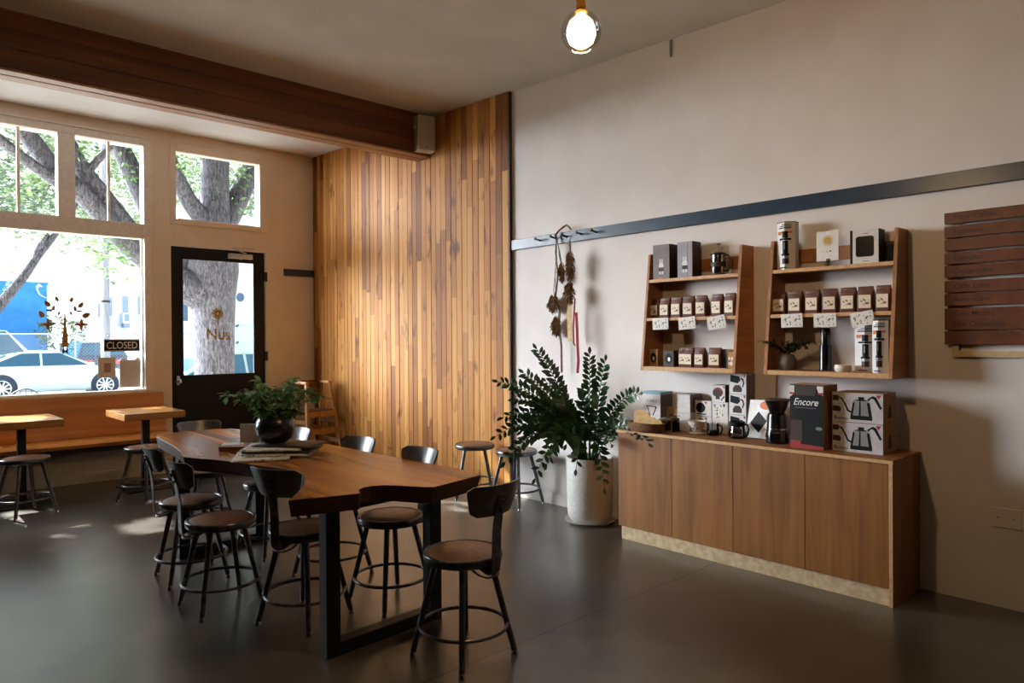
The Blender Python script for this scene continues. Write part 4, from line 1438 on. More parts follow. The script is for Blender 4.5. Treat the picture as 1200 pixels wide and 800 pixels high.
# black tumbler
P = on_x(967.5, 430, 4.18)
t = thing('tumbler', 'tall black stepped tumbler below the middle price card', 'tumbler', (4.18, P.y, Z0), WALLROT)
MB().lathe([(0.001, 0), (0.034, 0), (0.036, 0.004), (0.034, 0.012), (0.033, 0.15), (0.026, 0.152)], 28).build('lower_body', M['blackgloss'], t, 40)
MB().lathe([(0.027, 0.150), (0.0265, 0.245), (0.024, 0.250), (0.001, 0.251)], 28).build('upper_body', M['blackgloss'], t, 40)
# candle
P = on_x(986, 431, 4.10)
t = thing('candle_bowl', 'small round ivory candle bowl beside the hexagonal cartons', 'candle', (4.12, P.y, Z0), WALLROT)
MB().lathe([(0.001, 0), (0.036, 0), (0.044, 0.01), (0.046, 0.024), (0.042, 0.040), (0.038, 0.041), (0.036, 0.034), (0.001, 0.034)], 28).build('bowl', M['ceramic'], t, 40)
MB().lathe([(0.001, 0.0345), (0.035, 0.0345)], 20, closed=True).build('wax', M['filter'], t, 40)


# ------------------------------------------------------------------ goods on the cabinet
def counter_box(name, label, cat, L, R, top, depth, z=CT, group=None):
    A, B = on_z(L[0], L[1], z), on_z(R[0], R[1], z)
    d = B - A
    t = thing(name, label, cat, (A.x, A.y, z + 0.0006), math.atan2(d.y, d.x), group)
    return t, d.length, over(A, L[0], top) - z, depth


def carton(t, w, h, d, mat, front=None, side=None):
    MB().box((0, 0, 0), (w, d, h)).build('carton', M[mat], t, 0, 0.001)
    if front:
        MB().box((0.0006, -0.0008, 0.0006), (w - 0.0006, 0, h - 0.0006)).build('front_print', M[front], t, 0)
    if side:
        MB().box((w, 0.0006, 0.0006), (w + 0.0008, d - 0.0006, h - 0.0006)).build('side_print', M[side], t, 0)


def kettle_print(t, w, h, d, word):
    cx, b = w * .58, h * .12
    body = [(cx - .22 * w, b), (cx + .22 * w, b), (cx + .21 * w, b + .10 * h), (cx + .165 * w, b + .56 * h), (cx + .13 * w, b + .66 * h), (cx - .13 * w, b + .66 * h), (cx - .165 * w, b + .56 * h), (cx - .215 * w, b + .10 * h)]
    MB().plate(body, -0.0016, -0.0008).build('kettle_picture', M['silverprint'], t, 0)
    m = MB()
    m.plate([(cx - .215 * w, b - .02 * h), (cx + .21 * w, b - .02 * h), (cx + .21 * w, b + .12 * h), (cx - .215 * w, b + .12 * h)], -0.0020, -0.0016)
    m.plate([(cx - .055 * w, b + .66 * h), (cx + .055 * w, b + .66 * h), (cx + .06 * w, b + .75 * h), (cx - .06 * w, b + .75 * h)], -0.0018, -0.0008)
    m.plate([(cx - .10 * w, b + .62 * h), (cx + .10 * w, b + .62 * h), (cx + .09 * w, b + .66 * h), (cx - .09 * w, b + .66 * h)], -0.0020, -0.0008)
    m.plate([(cx - .21 * w, b + .10 * h), (cx - .17 * w, b + .10 * h), (cx - .125 * w, b + .56 * h), (cx - .165 * w, b + .56 * h)], -0.0020, -0.0016)
    m.plate([(cx + .15 * w, b + .10 * h), (cx + .21 * w, b + .10 * h), (cx + .165 * w, b + .56 * h), (cx + .11 * w, b + .56 * h)], -0.0020, -0.0016)
    m.plate([(cx - .05 * w, b + .12 * h), (cx - .01 * w, b + .12 * h), (cx - .01 * w, b + .62 * h), (cx - .035 * w, b + .62 * h)], -0.0020, -0.0016)
    # handle and spout
    m.plate([(cx + .14 * w, b + .62 * h), (cx + .20 * w, b + .72 * h), (cx + .25 * w, b + .68 * h), (cx + .36 * w, b + .36 * h), (cx + .40 * w, b + .40 * h), (cx + .29 * w, b + .76 * h), (cx + .22 * w, b + .80 * h), (cx + .12 * w, b + .68 * h)], -0.0018, -0.0008)
    m.plate([(cx - .18 * w, b + .18 * h), (cx - .28 * w, b + .26 * h), (cx - .34 * w, b + .50 * h), (cx - .40 * w, b + .66 * h), (cx - .45 * w, b + .70 * h), (cx - .45 * w, b + .74 * h), (cx - .38 * w, b + .70 * h), (cx - .31 * w, b + .52 * h), (cx - .25 * w, b + .30 * h), (cx - .17 * w, b + .24 * h)], -0.0018, -0.0008)
    m.build('handle_and_spout_picture', M['black'], t, 0)
    q = MB()
    q.plate([(w * .01, h * .72), (w * .12, h * .72), (w * .14, h * .80), (w * .12, h * .90), (w * .01, h * .90)], -0.0016, -0.0008)
    q.plate([(w * .01, h * .36), (w * .16, h * .34), (w * .18, h * .46), (w * .14, h * .54), (w * .01, h * .54)], -0.0016, -0.0008)
    q.build('small_pictures', M['darkbrown'], t, 0)
    MB().plate([(w * .86, h * .95), (w * .97, h * .95), (w * .915, h * .82)], -0.0015, -0.0008).build('triangle_mark', M['redprint'], t, 0)
    lettering(word, h * .17, M['black'], t, w * .03, h * .08, -0.0009, 'LEFT', width=w * .28)
    # side silhouette
    s = MB()
    yy = [(d * .34, h * .18), (d * .62, h * .18), (d * .58, h * .55), (d * .5, h * .66), (d * .42, h * .55)]
    vs = [(w + 0.0009, a, b_) for a, b_ in yy] + [(w + 0.0016, a, b_) for a, b_ in yy]
    n = len(yy)
    s.add(vs, [tuple(reversed(range(n))), tuple(range(n, 2 * n))] + [(i, (i + 1) % n, n + (i + 1) % n, n + i) for i in range(n)])
    s.build('side_picture', M['darkbrown'], t, 0)


KG = 'kettle cartons stacked at the right end of the cabinet'
t, w, h, d = counter_box('kettle_box', 'lower of two grey cartons printed with a steel gooseneck kettle', 'box', (975.6, 527.4), (1035, 533.8), 493.4, 0.20, group=KG)
KW, KH = w, h
carton(t, w, h, d, 'kraft', 'photo_grey')
kettle_print(t, w, h, d, 'Buono')
t2 = thing('kettle_box', 'upper of two grey cartons printed with a steel gooseneck kettle', 'box', (t.location.x + 0.001, t.location.y, CT + h + 0.0022), t.rotation_euler.z + 0.01, KG)
carton(t2, w, h, d, 'kraft', 'photo_grey')
kettle_print(t2, w, h, d, 'Buono')

# grinder carton
t, w, h, d = counter_box('grinder_box', 'tall black and red carton with a white cursive word, left of the kettle cartons', 'box', (925.8, 523.6), (965.2, 528.2), 450, 0.17)
carton(t, w, h, d, 'kraft', 'black', 'kraft')
MB().plate([(0.001, h * .80), (w * .14, h * .86), (w * .14, h * .985), (0.001, h * .985)], -0.0014, -0.0008).build('white_corner_print', M['white'], t, 0)
MB().plate([(w * .86, h * .88), (w * .999, h * .84), (w * .999, h * .985), (w * .80, h * .985)], -0.0014, -0.0008).build('white_corner_print', M['white'], t, 0)
for q, dep in (([(0.001, 0.001), (w * .999, 0.001), (w * .999, h * .055), (w * .33, h * .07), (w * .33, h * .12), (0.001, h * .12)], -0.0014),
               ([(0.001, h * .845), (w * .16, h * .845), (w * .16, h * .875), (0.001, h * .875)], -0.0018),
               ([(w * .84, h * .855), (w * .999, h * .855), (w * .999, h * .885), (w * .84, h * .885)], -0.0018)):
    MB().plate(q, dep, -0.0008).build('red_print', M['redprint'], t, 0)
MB().plate([(w * .20, h * .83), (w * .74, h * .83), (w * .82, h * .985), (w * .14, h * .985)], -0.0020, -0.0008).build('hopper_picture', M['darkbrown'], t, 0)
MB().plate([(w * .02, h * .12), (w * .37, h * .12), (w * .37, h * .44), (w * .02, h * .44)], -0.0014, -0.0008).build('bin_picture', M['darkbrown'], t, 0)
MB().plate(disc(w * .87, h * .33, w * .10, h * .026, 18), -0.0014, -0.0008).build('oval_badge', M['silverprint'], t, 0)
lettering('Encore', h * .155, M['signwhite'], t, w * .10, h * .68, -0.0010, 'LEFT', shear=0.35, width=w * .74)
MB().box((w * .14, -0.0013, h * .635), (w * .78, -0.0008, h * .643)).build('printed_line', M['greyprint'], t, 0)

# black grinder
A, B = on_z(898, 520, CT), on_z(925, 521, CT)
c0 = (A + B) / 2
wv = (B - A).length
t = thing('coffee_grinder', 'black coffee grinder with smoky funnel hopper on the wooden cabinet', 'coffee grinder', (c0.x + 0.055, c0.y + 0.03, CT + 0.0006), WALLROT + 0.25)
hh = 0.245
m = MB()
m.lathe([(wv * .50, 0), (wv * .51, 0.01), (wv * .50, 0.075), (wv * .47, 0.082), (wv * .46, 0.15), (wv * .43, 0.172), (wv * .36, 0.18), (0.001, 0.18)], 30)
m.build('body', M['blackgloss'], t, 35)
MB().box((-0.03, -wv * .535, 0.012), (0.03, -wv * .44, 0.07)).build('grounds_bin', M['blackgloss'], t, 0, 0.004)
MB().lathe([(wv * .475, 0.083), (wv * .482, 0.086), (wv * .475, 0.089)], 30, closed=True).build('trim_ring', M['chrome'], t, 40)
MB().cyl((-wv * .49, -0.01, 0.045), (-wv * .54, -0.012, 0.045), 0.014, n=18).build('dial', M['chrome'], t, 40)
MB().lathe([(wv * .33, 0.182), (wv * .56, 0.255), (wv * .555, 0.257), (wv * .32, 0.184)], 30, closed=True).build('hopper', M['smoky'], t, 40)
MB().lathe([(wv * .57, 0.255), (wv * .58, 0.258), (wv * .56, 0.264), (wv * .20, 0.268), (0.001, 0.268)], 30).build('hopper_lid', M['darkbrown'], t, 40)

# filter paper carton leaning back
A, B = on_x(873.5, 508.5, 4.145), on_x(897, 511.3, 4.12)
dd = B - A
dd.z = 0
t = thing('filter_box', 'white carton with a black diamond leaning beside the black grinder', 'box', (A.x, A.y, CT + 0.004), 0)
t.rotation_euler = (Matrix.Rotation(math.atan2(dd.y, dd.x), 4, 'Z') @ Matrix.Rotation(math.radians(-13), 4, 'X') @ Matrix.Rotation(math.radians(-1), 4, 'Y')).to_euler()
w, d = dd.length, 0.035
h = over(A, 876, 468) - CT
carton(t, w, h, d, 'white')
MB().plate([(w * .15, h * .38), (w * .62, h * .14), (w * .96, h * .46), (w * .50, h * .70)], -0.0010, 0).build('black_diamond', M['black'], t, 0)
MB().plate(disc(w * .80, h * .86, w * .28, h * .11, 18), -0.0009, 0).build('coffee_picture', M['orange'], t, 0)
MB().plate(disc(w * .62, h * .74, w * .22, h * .09, 18), -0.0007, 0).build('grey_picture', M['silverprint'], t, 0)


# stacked server cartons
def server_print(t, w, h):
    MB().plate([(w * .06, h * .60), (w * .50, h * .52), (w * .66, h * .66), (w * .62, h * .86), (w * .08, h * .94)], -0.0014, -0.0008).build('lid_picture', M['black'], t, 0)
    MB().plate([(w * .22, h * .10), (w * .74, h * .10), (w * .76, h * .28), (w * .62, h * .44), (w * .36, h * .44), (w * .22, h * .28)], -0.0014, -0.0008).build('server_picture', M['darkbrown'], t, 0)
    MB().plate([(w * .68, h * .80), (w * .84, h * .74), (w * .90, h * .54), (w * .82, h * .34), (w * .76, h * .36), (w * .82, h * .54), (w * .78, h * .68), (w * .66, h * .74)], -0.0014, -0.0008).build('handle_picture', M['black'], t, 0)
    MB().plate([(w * .84, h * .96), (w * .97, h * .96), (w * .905, h * .80)], -0.0014, -0.0008).build('triangle_mark', M['redprint'], t, 0)


SG = 'server cartons stacked in the middle of the cabinet'
A, B = on_x(854.3, 500, 4.185), on_x(874.2, 500, 4.185)
W3 = A.y - B.y
H3 = (on_x(864, 437.5, 4.185).z - CT) / 3 - 0.001
for k, lab in enumerate(('bottom of three stacked cartons with a glass server picture, behind the clear server', 'middle of three stacked cartons printed with a glass coffee server', 'top of three stacked cartons printed with a glass coffee server')):
    t = thing('server_box', lab, 'box', (A.x + 0.002 * k, A.y - 0.001, CT + 0.0006 + k * (H3 + 0.001)), WALLROT, SG)
    carton(t, W3, H3, 0.11, 'greyprint', 'white')
    server_print(t, W3, H3)

DG = 'dripper cartons stacked on the cabinet'
# white lettered carton with red dripper carton above
A = on_x(834.6, 500, 4.19)
ax, ay = 4.19, A.y
WD = A.y - on_x(853.2, 500, 4.19).y
t = thing('dripper_box', 'white carton covered in small print below the red dripper carton', 'box', (ax, ay, CT + 0.0006), WALLROT, DG)
carton(t, WD, 0.205, 0.10, 'white', 'white')
MB().box((0.014, -0.0014, 0.10), (0.082, -0.0008, 0.19)).build('small_print', M['pricecard'], t, 0)
MB().plate([(0.080, 0.196), (0.098, 0.196), (0.090, 0.172)], -0.0014, -0.0008).build('triangle_mark', M['black'], t, 0)
t = thing('dripper_box', 'white carton with a red dripper picture, on top of the small print carton', 'box', (ax + 0.002, ay + 0.004, CT + 0.2072), WALLROT, DG)
carton(t, 0.100, 0.112, 0.105, 'darkbrown', 'white')
MB().plate(disc(0.048, 0.066, 0.038, 0.032, 22), -0.0014, -0.0008).build('dripper_picture', M['redprint'], t, 0)
MB().plate(disc(0.044, 0.060, 0.036, 0.026, 22), -0.0018, -0.0014).build('dripper_bowl_picture', M['darkbrown'], t, 0)
MB().plate([(0.03, 0.02), (0.062, 0.02), (0.06, 0.036), (0.032, 0.036)], -0.0014, -0.0008).build('dripper_base_picture', M['darkbrown'], t, 0)
MB().plate([(0.066, 0.012), (0.074, 0.012), (0.096, 0.036), (0.092, 0.044)], -0.0014, -0.0008).build('scoop_picture', M['black'], t, 0)
MB().plate([(0.084, 0.106), (0.098, 0.106), (0.091, 0.088)], -0.0014, -0.0008).build('triangle_mark', M['redprint'], t, 0)
# white cartons at the left of the group with the black circle cartons in front
A = on_x(815, 500, 4.19)
bx, by = 4.19, A.y
WC = A.y - ay - 0.004
for k, lab in enumerate(('carton with a black dripper top picture, behind the white ceramic dripper', 'carton with a black circle picture, stacked on another behind the ceramic dripper')):
    t = thing('dripper_box', lab, 'box', (bx, by + 0.001 * k, CT + 0.0006 + k * 0.106), WALLROT, DG)
    carton(t, WC, 0.105, 0.10, 'darkbrown', 'white')
    MB().plate(disc(0.042, 0.056, 0.036, 0.034, 24), -0.0014, -0.0008).build('circle_picture', M['black'], t, 0)
    MB().plate([(0.072, 0.098), (0.092, 0.098), (0.082, 0.078)], -0.0014, -0.0008).build('triangle_mark', M['redprint'], t, 0)
    MB().box((0.012, -0.0014, 0.010), (0.086, -0.0008, 0.017)).build('printed_line', M['black'], t, 0)
WG = 'plain white cartons stacked on the cabinet'
WW = on_x(798.3, 480, 4.145).y - on_x(813.5, 480, 4.145).y
for k, (lab, hh_) in enumerate((('lower plain white carton behind the ceramic dripper', 0.126), ('upper plain white carton on the left of the carton stacks', 0.122))):
    t = thing('white_box', lab, 'box', (4.145, by + 0.012 + WW, CT + 0.0006 + k * 0.1275), WALLROT, WG)
    carton(t, WW, hh_, 0.15, 'grey_box' if k else 'white', 'white')
    MB().box((0.0, -0.0012, hh_ - 0.006), (WW, -0.0006, hh_ - 0.0045)).build('flap_line', M['greyprint'], t, 0)

# clear server in front of the cartons
P = on_x(864, 500, 4.085)
t = thing('glass_server', 'clear glass coffee server with black collar and handle before the server cartons', 'server', (4.085, P.y, CT + 0.0006), WALLROT)
MB().lathe([(0.044, 0), (0.052, 0.008), (0.053, 0.03), (0.046, 0.066), (0.043, 0.078), (0.041, 0.078), (0.044, 0.065), (0.050, 0.03), (0.049, 0.010), (0.040, 0.004), (0.001, 0.004)], 30).build('jug', M['clear'], t, 50)
MB().lathe([(0.0445, 0.074), (0.049, 0.078), (0.050, 0.100), (0.044, 0.106), (0.041, 0.100), (0.0415, 0.078)], 30, closed=True).build('collar', M['black'], t, 40)
MB().tube([(0.046, 0, 0.092), (0.072, 0, 0.088), (0.078, 0, 0.06), (0.070, 0, 0.026), (0.060, 0, 0.016)], 0.006, 10).build('handle', M['black'], t, 50)
# small glass pot with floral print
P = on_x(835.5, 500, 4.09)
t = thing('glass_pot', 'small clear glass pot with dark handle right of the white ceramic dripper', 'pot', (4.09, P.y, CT + 0.0006), WALLROT)
MB().lathe([(0.030, 0), (0.038, 0.006), (0.040, 0.03), (0.036, 0.06), (0.040, 0.078), (0.038, 0.078), (0.034, 0.06), (0.037, 0.03), (0.035, 0.009), (0.001, 0.004)], 28).build('jug', M['clear'], t, 50)
MB().lathe([(0.001, 0.005), (0.034, 0.009), (0.0355, 0.03), (0.001, 0.032)], 24).build('beans', M['soil'], t, 50)
MB().tube([(0.038, 0, 0.068), (0.062, 0, 0.066), (0.068, 0, 0.045), (0.058, 0, 0.018), (0.04, 0, 0.014)], 0.005, 10).build('handle', M['black'], t, 50)
# white ceramic dripper on its dish
P = on_x(818.5, 500, 4.08)
t = thing('ceramic_dripper', 'white ceramic cone dripper with flat dish base and handle', 'dripper', (4.08, P.y + 0.008, CT + 0.0006), WALLROT)
MB().lathe([(0.001, 0.002), (0.050, 0.0), (0.055, 0.004), (0.056, 0.008), (0.034, 0.010), (0.026, 0.014)], 30).build('dish', M['ceramic'], t, 40)
MB().lathe([(0.024, 0.010), (0.030, 0.018), (0.062, 0.082), (0.064, 0.086), (0.060, 0.086), (0.027, 0.022), (0.001, 0.018)], 30).build('cone', M['ceramic'], t, 40)
MB().tube([(0.050, 0, 0.070), (0.074, 0, 0.066), (0.078, 0, 0.048), (0.066, 0, 0.034), (0.042, 0, 0.040)], 0.0055, 10).build('handle', M['ceramic'], t, 50)
fl = MB()
for i, (a, z) in enumerate(((-2.2, .055), (-1.75, .04), (-1.4, .06), (-1.05, .045))):
    r = 0.030 + (z - 0.018) * 0.5 + 0.0005
    fl.ball((r * math.cos(a), r * math.sin(a), z), 0.007, 6, 0, (1, .35, 1))
fl.build('painted_spots', M['greyprint'], t, 60)

# canister, tin and kraft box
P = on_x(779, 500, 4.08)
t = thing('glass_canister', 'squat glass canister of dark coffee beside the woven tray', 'canister', (4.08, P.y, CT + 0.0006), WALLROT)
MB().lathe([(0.001, 0), (0.040, 0), (0.042, 0.005), (0.042, 0.066), (0.040, 0.07), (0.039, 0.066), (0.039, 0.006), (0.001, 0.004)], 28).build('jar', M['clear'], t, 50)
MB().lathe([(0.001, 0.006), (0.038, 0.006), (0.038, 0.052), (0.001, 0.055)], 24).build('beans', M['soil'], t, 50)
MB().lathe([(0.001, 0.066), (0.043, 0.0705), (0.043, 0.080), (0.010, 0.083), (0.009, 0.09), (0.001, 0.091)], 28).build('lid', M['silverprint'], t, 40)
P = on_x(792, 500, 4.07)
t = thing('hand_grinder', 'small dark hand grinder with crank before the kraft carton', 'grinder', (4.07, P.y, CT + 0.0006), WALLROT)
MB().lathe([(0.001, 0), (0.026, 0), (0.027, 0.004), (0.024, 0.05), (0.026, 0.055), (0.026, 0.085), (0.018, 0.095), (0.001, 0.097)], 24).build('body', M['smoky'], t, 40)
MB().lathe([(0.001, 0.006), (0.023, 0.006), (0.021, 0.048), (0.024, 0.055), (0.0235, 0.08), (0.001, 0.088)], 20).build('core', M['black'], t, 40)
c_ = MB().cyl((0, 0, 0.095), (0, 0, 0.108), 0.005, n=10)
c_.bar((-0.035, 0, 0.108), (0.03, 0, 0.108), 0.009, 0.004)
c_.cyl((-0.034, 0, 0.108), (-0.034, 0, 0.122), 0.006, n=10)
c_.build('crank', M['steel_dark'], t, 30)
P = on_x(781, 500, 4.19)
t = thing('kraft_box', 'kraft carton with a dark picture standing behind the hand grinder', 'box', (4.19, P.y, CT + 0.0006), WALLROT)
carton(t, 0.092, 0.145, 0.07, 'kraft')
MB().plate([(0.02, 0.085), (0.075, 0.085), (0.07, 0.094), (0.052, 0.097), (0.048, 0.108), (0.042, 0.097), (0.025, 0.094)], -0.001, 0).build('picture', M['darkbrown'], t, 0)
MB().box((0.008, -0.001, 0.05), (0.084, 0, 0.07)).build('dark_band', M['darkbrown'], t, 0)
# brewer carton with pale blue lid
P = on_x(753.5, 497, 4.13)
t = thing('brewer_box', 'white carton with pale blue top and a funnel drawing, behind the woven tray', 'box', (4.13, P.y, CT + 0.0006), WALLROT)
w, h, d = P.y - on_x(774, 497, 4.13).y, on_x(763, 459, 4.13).z - CT, 0.145
carton(t, w, h, d, 'pot_white', 'white')
MB().box((-0.0006, -0.0012, h - 0.018), (w + 0.0006, d, h + 0.0008)).build('blue_top', M['bluegrey'], t, 0)
MB().box((w + 0.0002, 0.001, 0.001), (w + 0.001, d - 0.001, h - 0.019)).build('side_print', M['grey_box'], t, 0)
lettering('CHEMEX', 0.024, M['greyprint'], t, w * .5, h * .72, -0.0009, width=w * .62)
f = MB()
f.plate([(w * .22, h * .62), (w * .80, h * .60), (w * .79, h * .575), (w * .23, h * .595)], -0.0014, -0.0008)
f.plate([(w * .22, h * .60), (w * .26, h * .60), (w * .46, h * .36), (w * .42, h * .36)], -0.0014, -0.0008)
f.plate([(w * .76, h * .585), (w * .80, h * .585), (w * .60, h * .34), (w * .56, h * .36)], -0.0014, -0.0008)
f.plate([(w * .70, h * .575), (w * .79, h * .575), (w * .72, h * .47)], -0.0014, -0.0008)
f.build('funnel_drawing', M['black'], t, 0)

# woven tray with paper filters
P = on_z(752, 507, CT)
TX, TY = P.x + 0.07, P.y + 0.012
t = thing('woven_tray', 'oval brown woven tray at the left end of the cabinet', 'tray', (TX, TY, CT + 0.0006), WALLROT)
m = MB()
m.lathe([(0.001, 0.0), (0.105, 0.0), (0.122, 0.012), (0.132, 0.058), (0.128, 0.060), (0.116, 0.016), (0.100, 0.006), (0.001, 0.006)], 36)
m.v = [(x * 1.08, y * .62, z) for x, y, z in m.v]
m.build('bowl', M['basket'], t, 40)
r_ = MB().tube([(0.131 * 1.08 * math.cos(2 * PI * i / 40), 0.131 * .62 * math.sin(2 * PI * i / 40), 0.06) for i in range(40)], 0.005, 8, closed=True)
r_.build('rim', M['basket'], t, 60)


def cone_filters(dx, dy, tilt, label, s, n):
    t = thing('filter_pack', label, 'filter', (TX + dy, TY - dx, CT + 0.024), 0, 'packs of natural paper filters in the woven tray')
    t.rotation_euler = (Matrix.Rotation(WALLROT + 0.15, 4, 'Z') @ Matrix.Rotation(tilt, 4, 'Y') @ Matrix.Rotation(math.radians(-12), 4, 'X')).to_euler()
    for k in range(n):
        m = MB()
        y = 0.006 * k
        o = [(-0.045 * s, 0.0), (0.045 * s, 0.0), (0.062 * s, 0.07 * s), (0.045 * s, 0.105 * s), (-0.02 * s, 0.118 * s), (-0.055 * s, 0.10 * s)]
        m.plate(o, y, y + 0.0045)
        m.build('paper_cone', M['filter'], t, 0, 0.001)
    return t


cone_filters(-0.062, 0.0, 0.10, 'fanned pack of natural paper filters standing at the left in the woven tray', 1.05, 4)
cone_filters(0.026, -0.004, -0.06, 'small pack of natural paper filters in the middle of the woven tray', 0.72, 3)
cone_filters(0.082, -0.004, 0.05, 'small pack of natural paper filters at the right end of the woven tray', 0.58, 2)

# ------------------------------------------------------------------ menu board
Y0 = 1.216
t = thing('menu_board', 'menu board of dark wooden slats with engraved drink names', 'menu board', (XW, Y0, 1.283), WALLROT)
WID = 0.75
fb = MB()
fb.box((0.030, -0.0095, 0.033), (0.062, 0, 0.745))
fb.box((0.030, -0.024, 0.0), (WID - 0.03, 0, 0.032))
fb.box((0.030, -0.024, 0.0325), (0.062, 0, 0.066))
fb.box((WID - 0.062, -0.0095, 0.033), (WID - 0.03, 0, 0.745))
fb.build('batten_frame', M['batten'], t, 0)
# slat tops and bottoms as they stand in the photo at its left end
rows = [(250, 263, 'Filter Coffee'), (266, 279.2, 'Espresso'), (281.2, 294.2, ''), (297, 310, 'Gibraltar'), (312, 325.5, 'Cappuccino'), (329.5, 343, 'Caffe Latte'), (344.5, 358.5, 'Americano'), (361.5, 386.5, 'Cafe Mocha|Hot Chocolate'), (388, 403.5, '')]
for a, b, word in rows:
    za = on_x(1106.5, a, XW - 0.04).z - 1.283
    zb = on_x(1106.5, b, XW - 0.04).z - 1.283
    s = MB().box((0, -0.040, zb), (WID, -0.0100, za)).build('slat', M['menu'], t, 0, 0.0015)
    ws = [w_ for w_ in word.split('|') if w_]
    for q, w_ in enumerate(ws):
        hh = (za - zb) / len(ws)
        lettering(w_, 0.038, M['menuink'], s, 0.042, za - hh * (q + 1) + hh * .32, -0.0401, 'LEFT')
# ------------------------------------------------------------------ tall floor plant
PX, PY = 4.095, 3.565
t = thing('tall_floor_plant', 'large glossy dark green plant in a tall white ceramic pot between stool and cabinet', 'plant', (PX, PY, 0))
sc_ = MB().lathe([(0.001, 0.0), (0.165, 0.0), (0.186, 0.016), (0.192, 0.026), (0.188, 0.027), (0.172, 0.012), (0.001, 0.012)], 44)
sc_.build('saucer', M['pot_white'], t, 40)
MB().lathe([(0.001, 0.0125), (0.135, 0.0125), (0.150, 0.022), (0.166, 0.055), (0.172, 0.10), (0.176, 0.30), (0.178, 0.488), (0.174, 0.494), (0.168, 0.490), (0.165, 0.45), (0.001, 0.448)], 48).build('pot', M['pot_white'], t, 45)
MB().lathe([(0.001, 0.462), (0.10, 0.460), (0.166, 0.452)], 28, closed=True).build('soil', M['soil'], t, 45)
rp = random.Random(5)
# where each frond ends in the photo, how far from the wall, how much it arches
FR = [(629, 409, 4.02, 0.10), (614, 437, 3.95, 0.12), (584, 447, 3.78, 0.30), (640, 447, 4.05, 0.10), (590, 489, 3.72, 0.45), (581, 511, 3.66, 0.55), (592, 541, 3.70, 0.75),
      (627, 560, 3.80, 0.80), (641, 543, 3.74, 0.6), (675, 549, 3.80, 0.6), (708, 571, 3.84, 0.75), (683, 458, 4.10, 0.05), (691, 415, 4.16, 0.02), (709, 423, 4.12, 0.03), (748, 461, 4.00, 0.30),
      (760, 519, 3.86, 0.55), (716, 520, 3.80, 0.35), (655, 492, 3.92, 0.25), (628, 475, 3.86, 0.30), (672, 486, 4.05, 0.10), (701, 490, 4.0, 0.15), (612, 505, 3.74, 0.45), (645, 515, 3.80, 0.4),
      (604, 468, 3.70, 0.35), (664, 520, 3.85, 0.35), (690, 500, 3.86, 0.2), (636, 500, 4.1, 0.3), (618, 490, 4.0, 0.35), (727, 492, 3.95, 0.3), (607, 525, 3.85, 0.6), (655, 470, 3.98, 0.15)]
for k, (x, y, X, arch) in enumerate(FR):
    tip = on_x(x, y, X) - Vector((PX, PY, 0))
    a = math.atan2(tip.y, tip.x)
    r0 = rp.uniform(0.02, 0.09)
    base = Vector((r0 * math.cos(a), r0 * math.sin(a), 0.455))
    # keep foliage in the room
    ctrl = base.lerp(tip, 0.5) + Vector((0, 0, 0.10 + arch * 0.5)) - Vector((tip.x - base.x, tip.y - base.y, 0)) * 0.12
    N = 16
    pts = []
    for i in range(N + 1):
        u = i / N
        p = base * (1 - u) ** 2 + ctrl * (2 * u * (1 - u)) + tip * u * u
        p.x = min(p.x, 0.19)
        pts.append(p)
    m = MB()
    m.tube(pts, [0.0065 - 0.0045 * i / N for i in range(N + 1)], 7)
    L = sum((pts[i + 1] - pts[i]).length for i in range(N))
    nl = max(5, int(L / 0.060))
    roll = rp.uniform(-0.55, 0.55)
    for q in range(nl + 1):
        u = 0.32 + 0.68 * q / nl
        f = u * N
        i = min(N - 1, int(f))
        p = pts[i].lerp(pts[i + 1], f - i)
        tg = (pts[i + 1] - pts[i]).normalized()
        s = tg.cross(FW)
        if s.length < 0.25:
            s = tg.cross(Vector((0, 0, 1)))
        s.normalize()
        s = Matrix.Rotation(roll, 3, tg) @ s
        upv = s.cross(tg)
        size = (0.62 + 0.38 * math.sin(PI * min(1, 0.25 + 0.7 * u))) * rp.uniform(0.076, 0.094)
        if q == nl:
            leaf_quad(m, p, tg, upv, size, size * 0.46)
            continue
        for sg in (-1, 1):
            pp = p + tg * (0.012 * sg)
            d = s * sg * 0.85 + tg * rp.uniform(0.45, 0.8) + upv * rp.uniform(-0.25, 0.35)
            if pp.x + d.normalized().x * size > 0.205:
                d.x -= 0.9
            leaf_quad(m, pp, d, upv + s * rp.uniform(-0.4, 0.4), size, size * rp.uniform(0.44, 0.54))
    m.build('frond', M['zz'], t, 60)

# ------------------------------------------------------------------ dried flowers on the pegs
rd = random.Random(9)


def seed_head(m, c, r, h, n):
    for k in range(n):
        a = rd.uniform(0, 2 * PI)
        u = rd.random()
        rr = r * (0.25 + 0.75 * math.sin(PI * (0.15 + 0.75 * u))) * math.sqrt(rd.random())
        ex, ey = rr * math.cos(a), rr * math.sin(a) * 0.8
        z = c[2] + h * (0.5 - 0.85 * u)
        q = Vector((c[0] + ex * .6, min(-0.008, c[1] + ey * .6), z))
        L = rd.uniform(0.022, 0.045)
        mid = q + Vector((ex * .35, ey * .3, -L * .5))
        end = mid + Vector((ex * .4 + rd.uniform(-.008, .008), ey * .2 + rd.uniform(-.006, .006), -L * .6))
        mid.y, end.y = min(mid.y, -0.007), min(end.y, -0.006)
        m.tube([q, mid, end], [0.0018, rd.uniform(0.003, 0.006), 0.0012], 5)


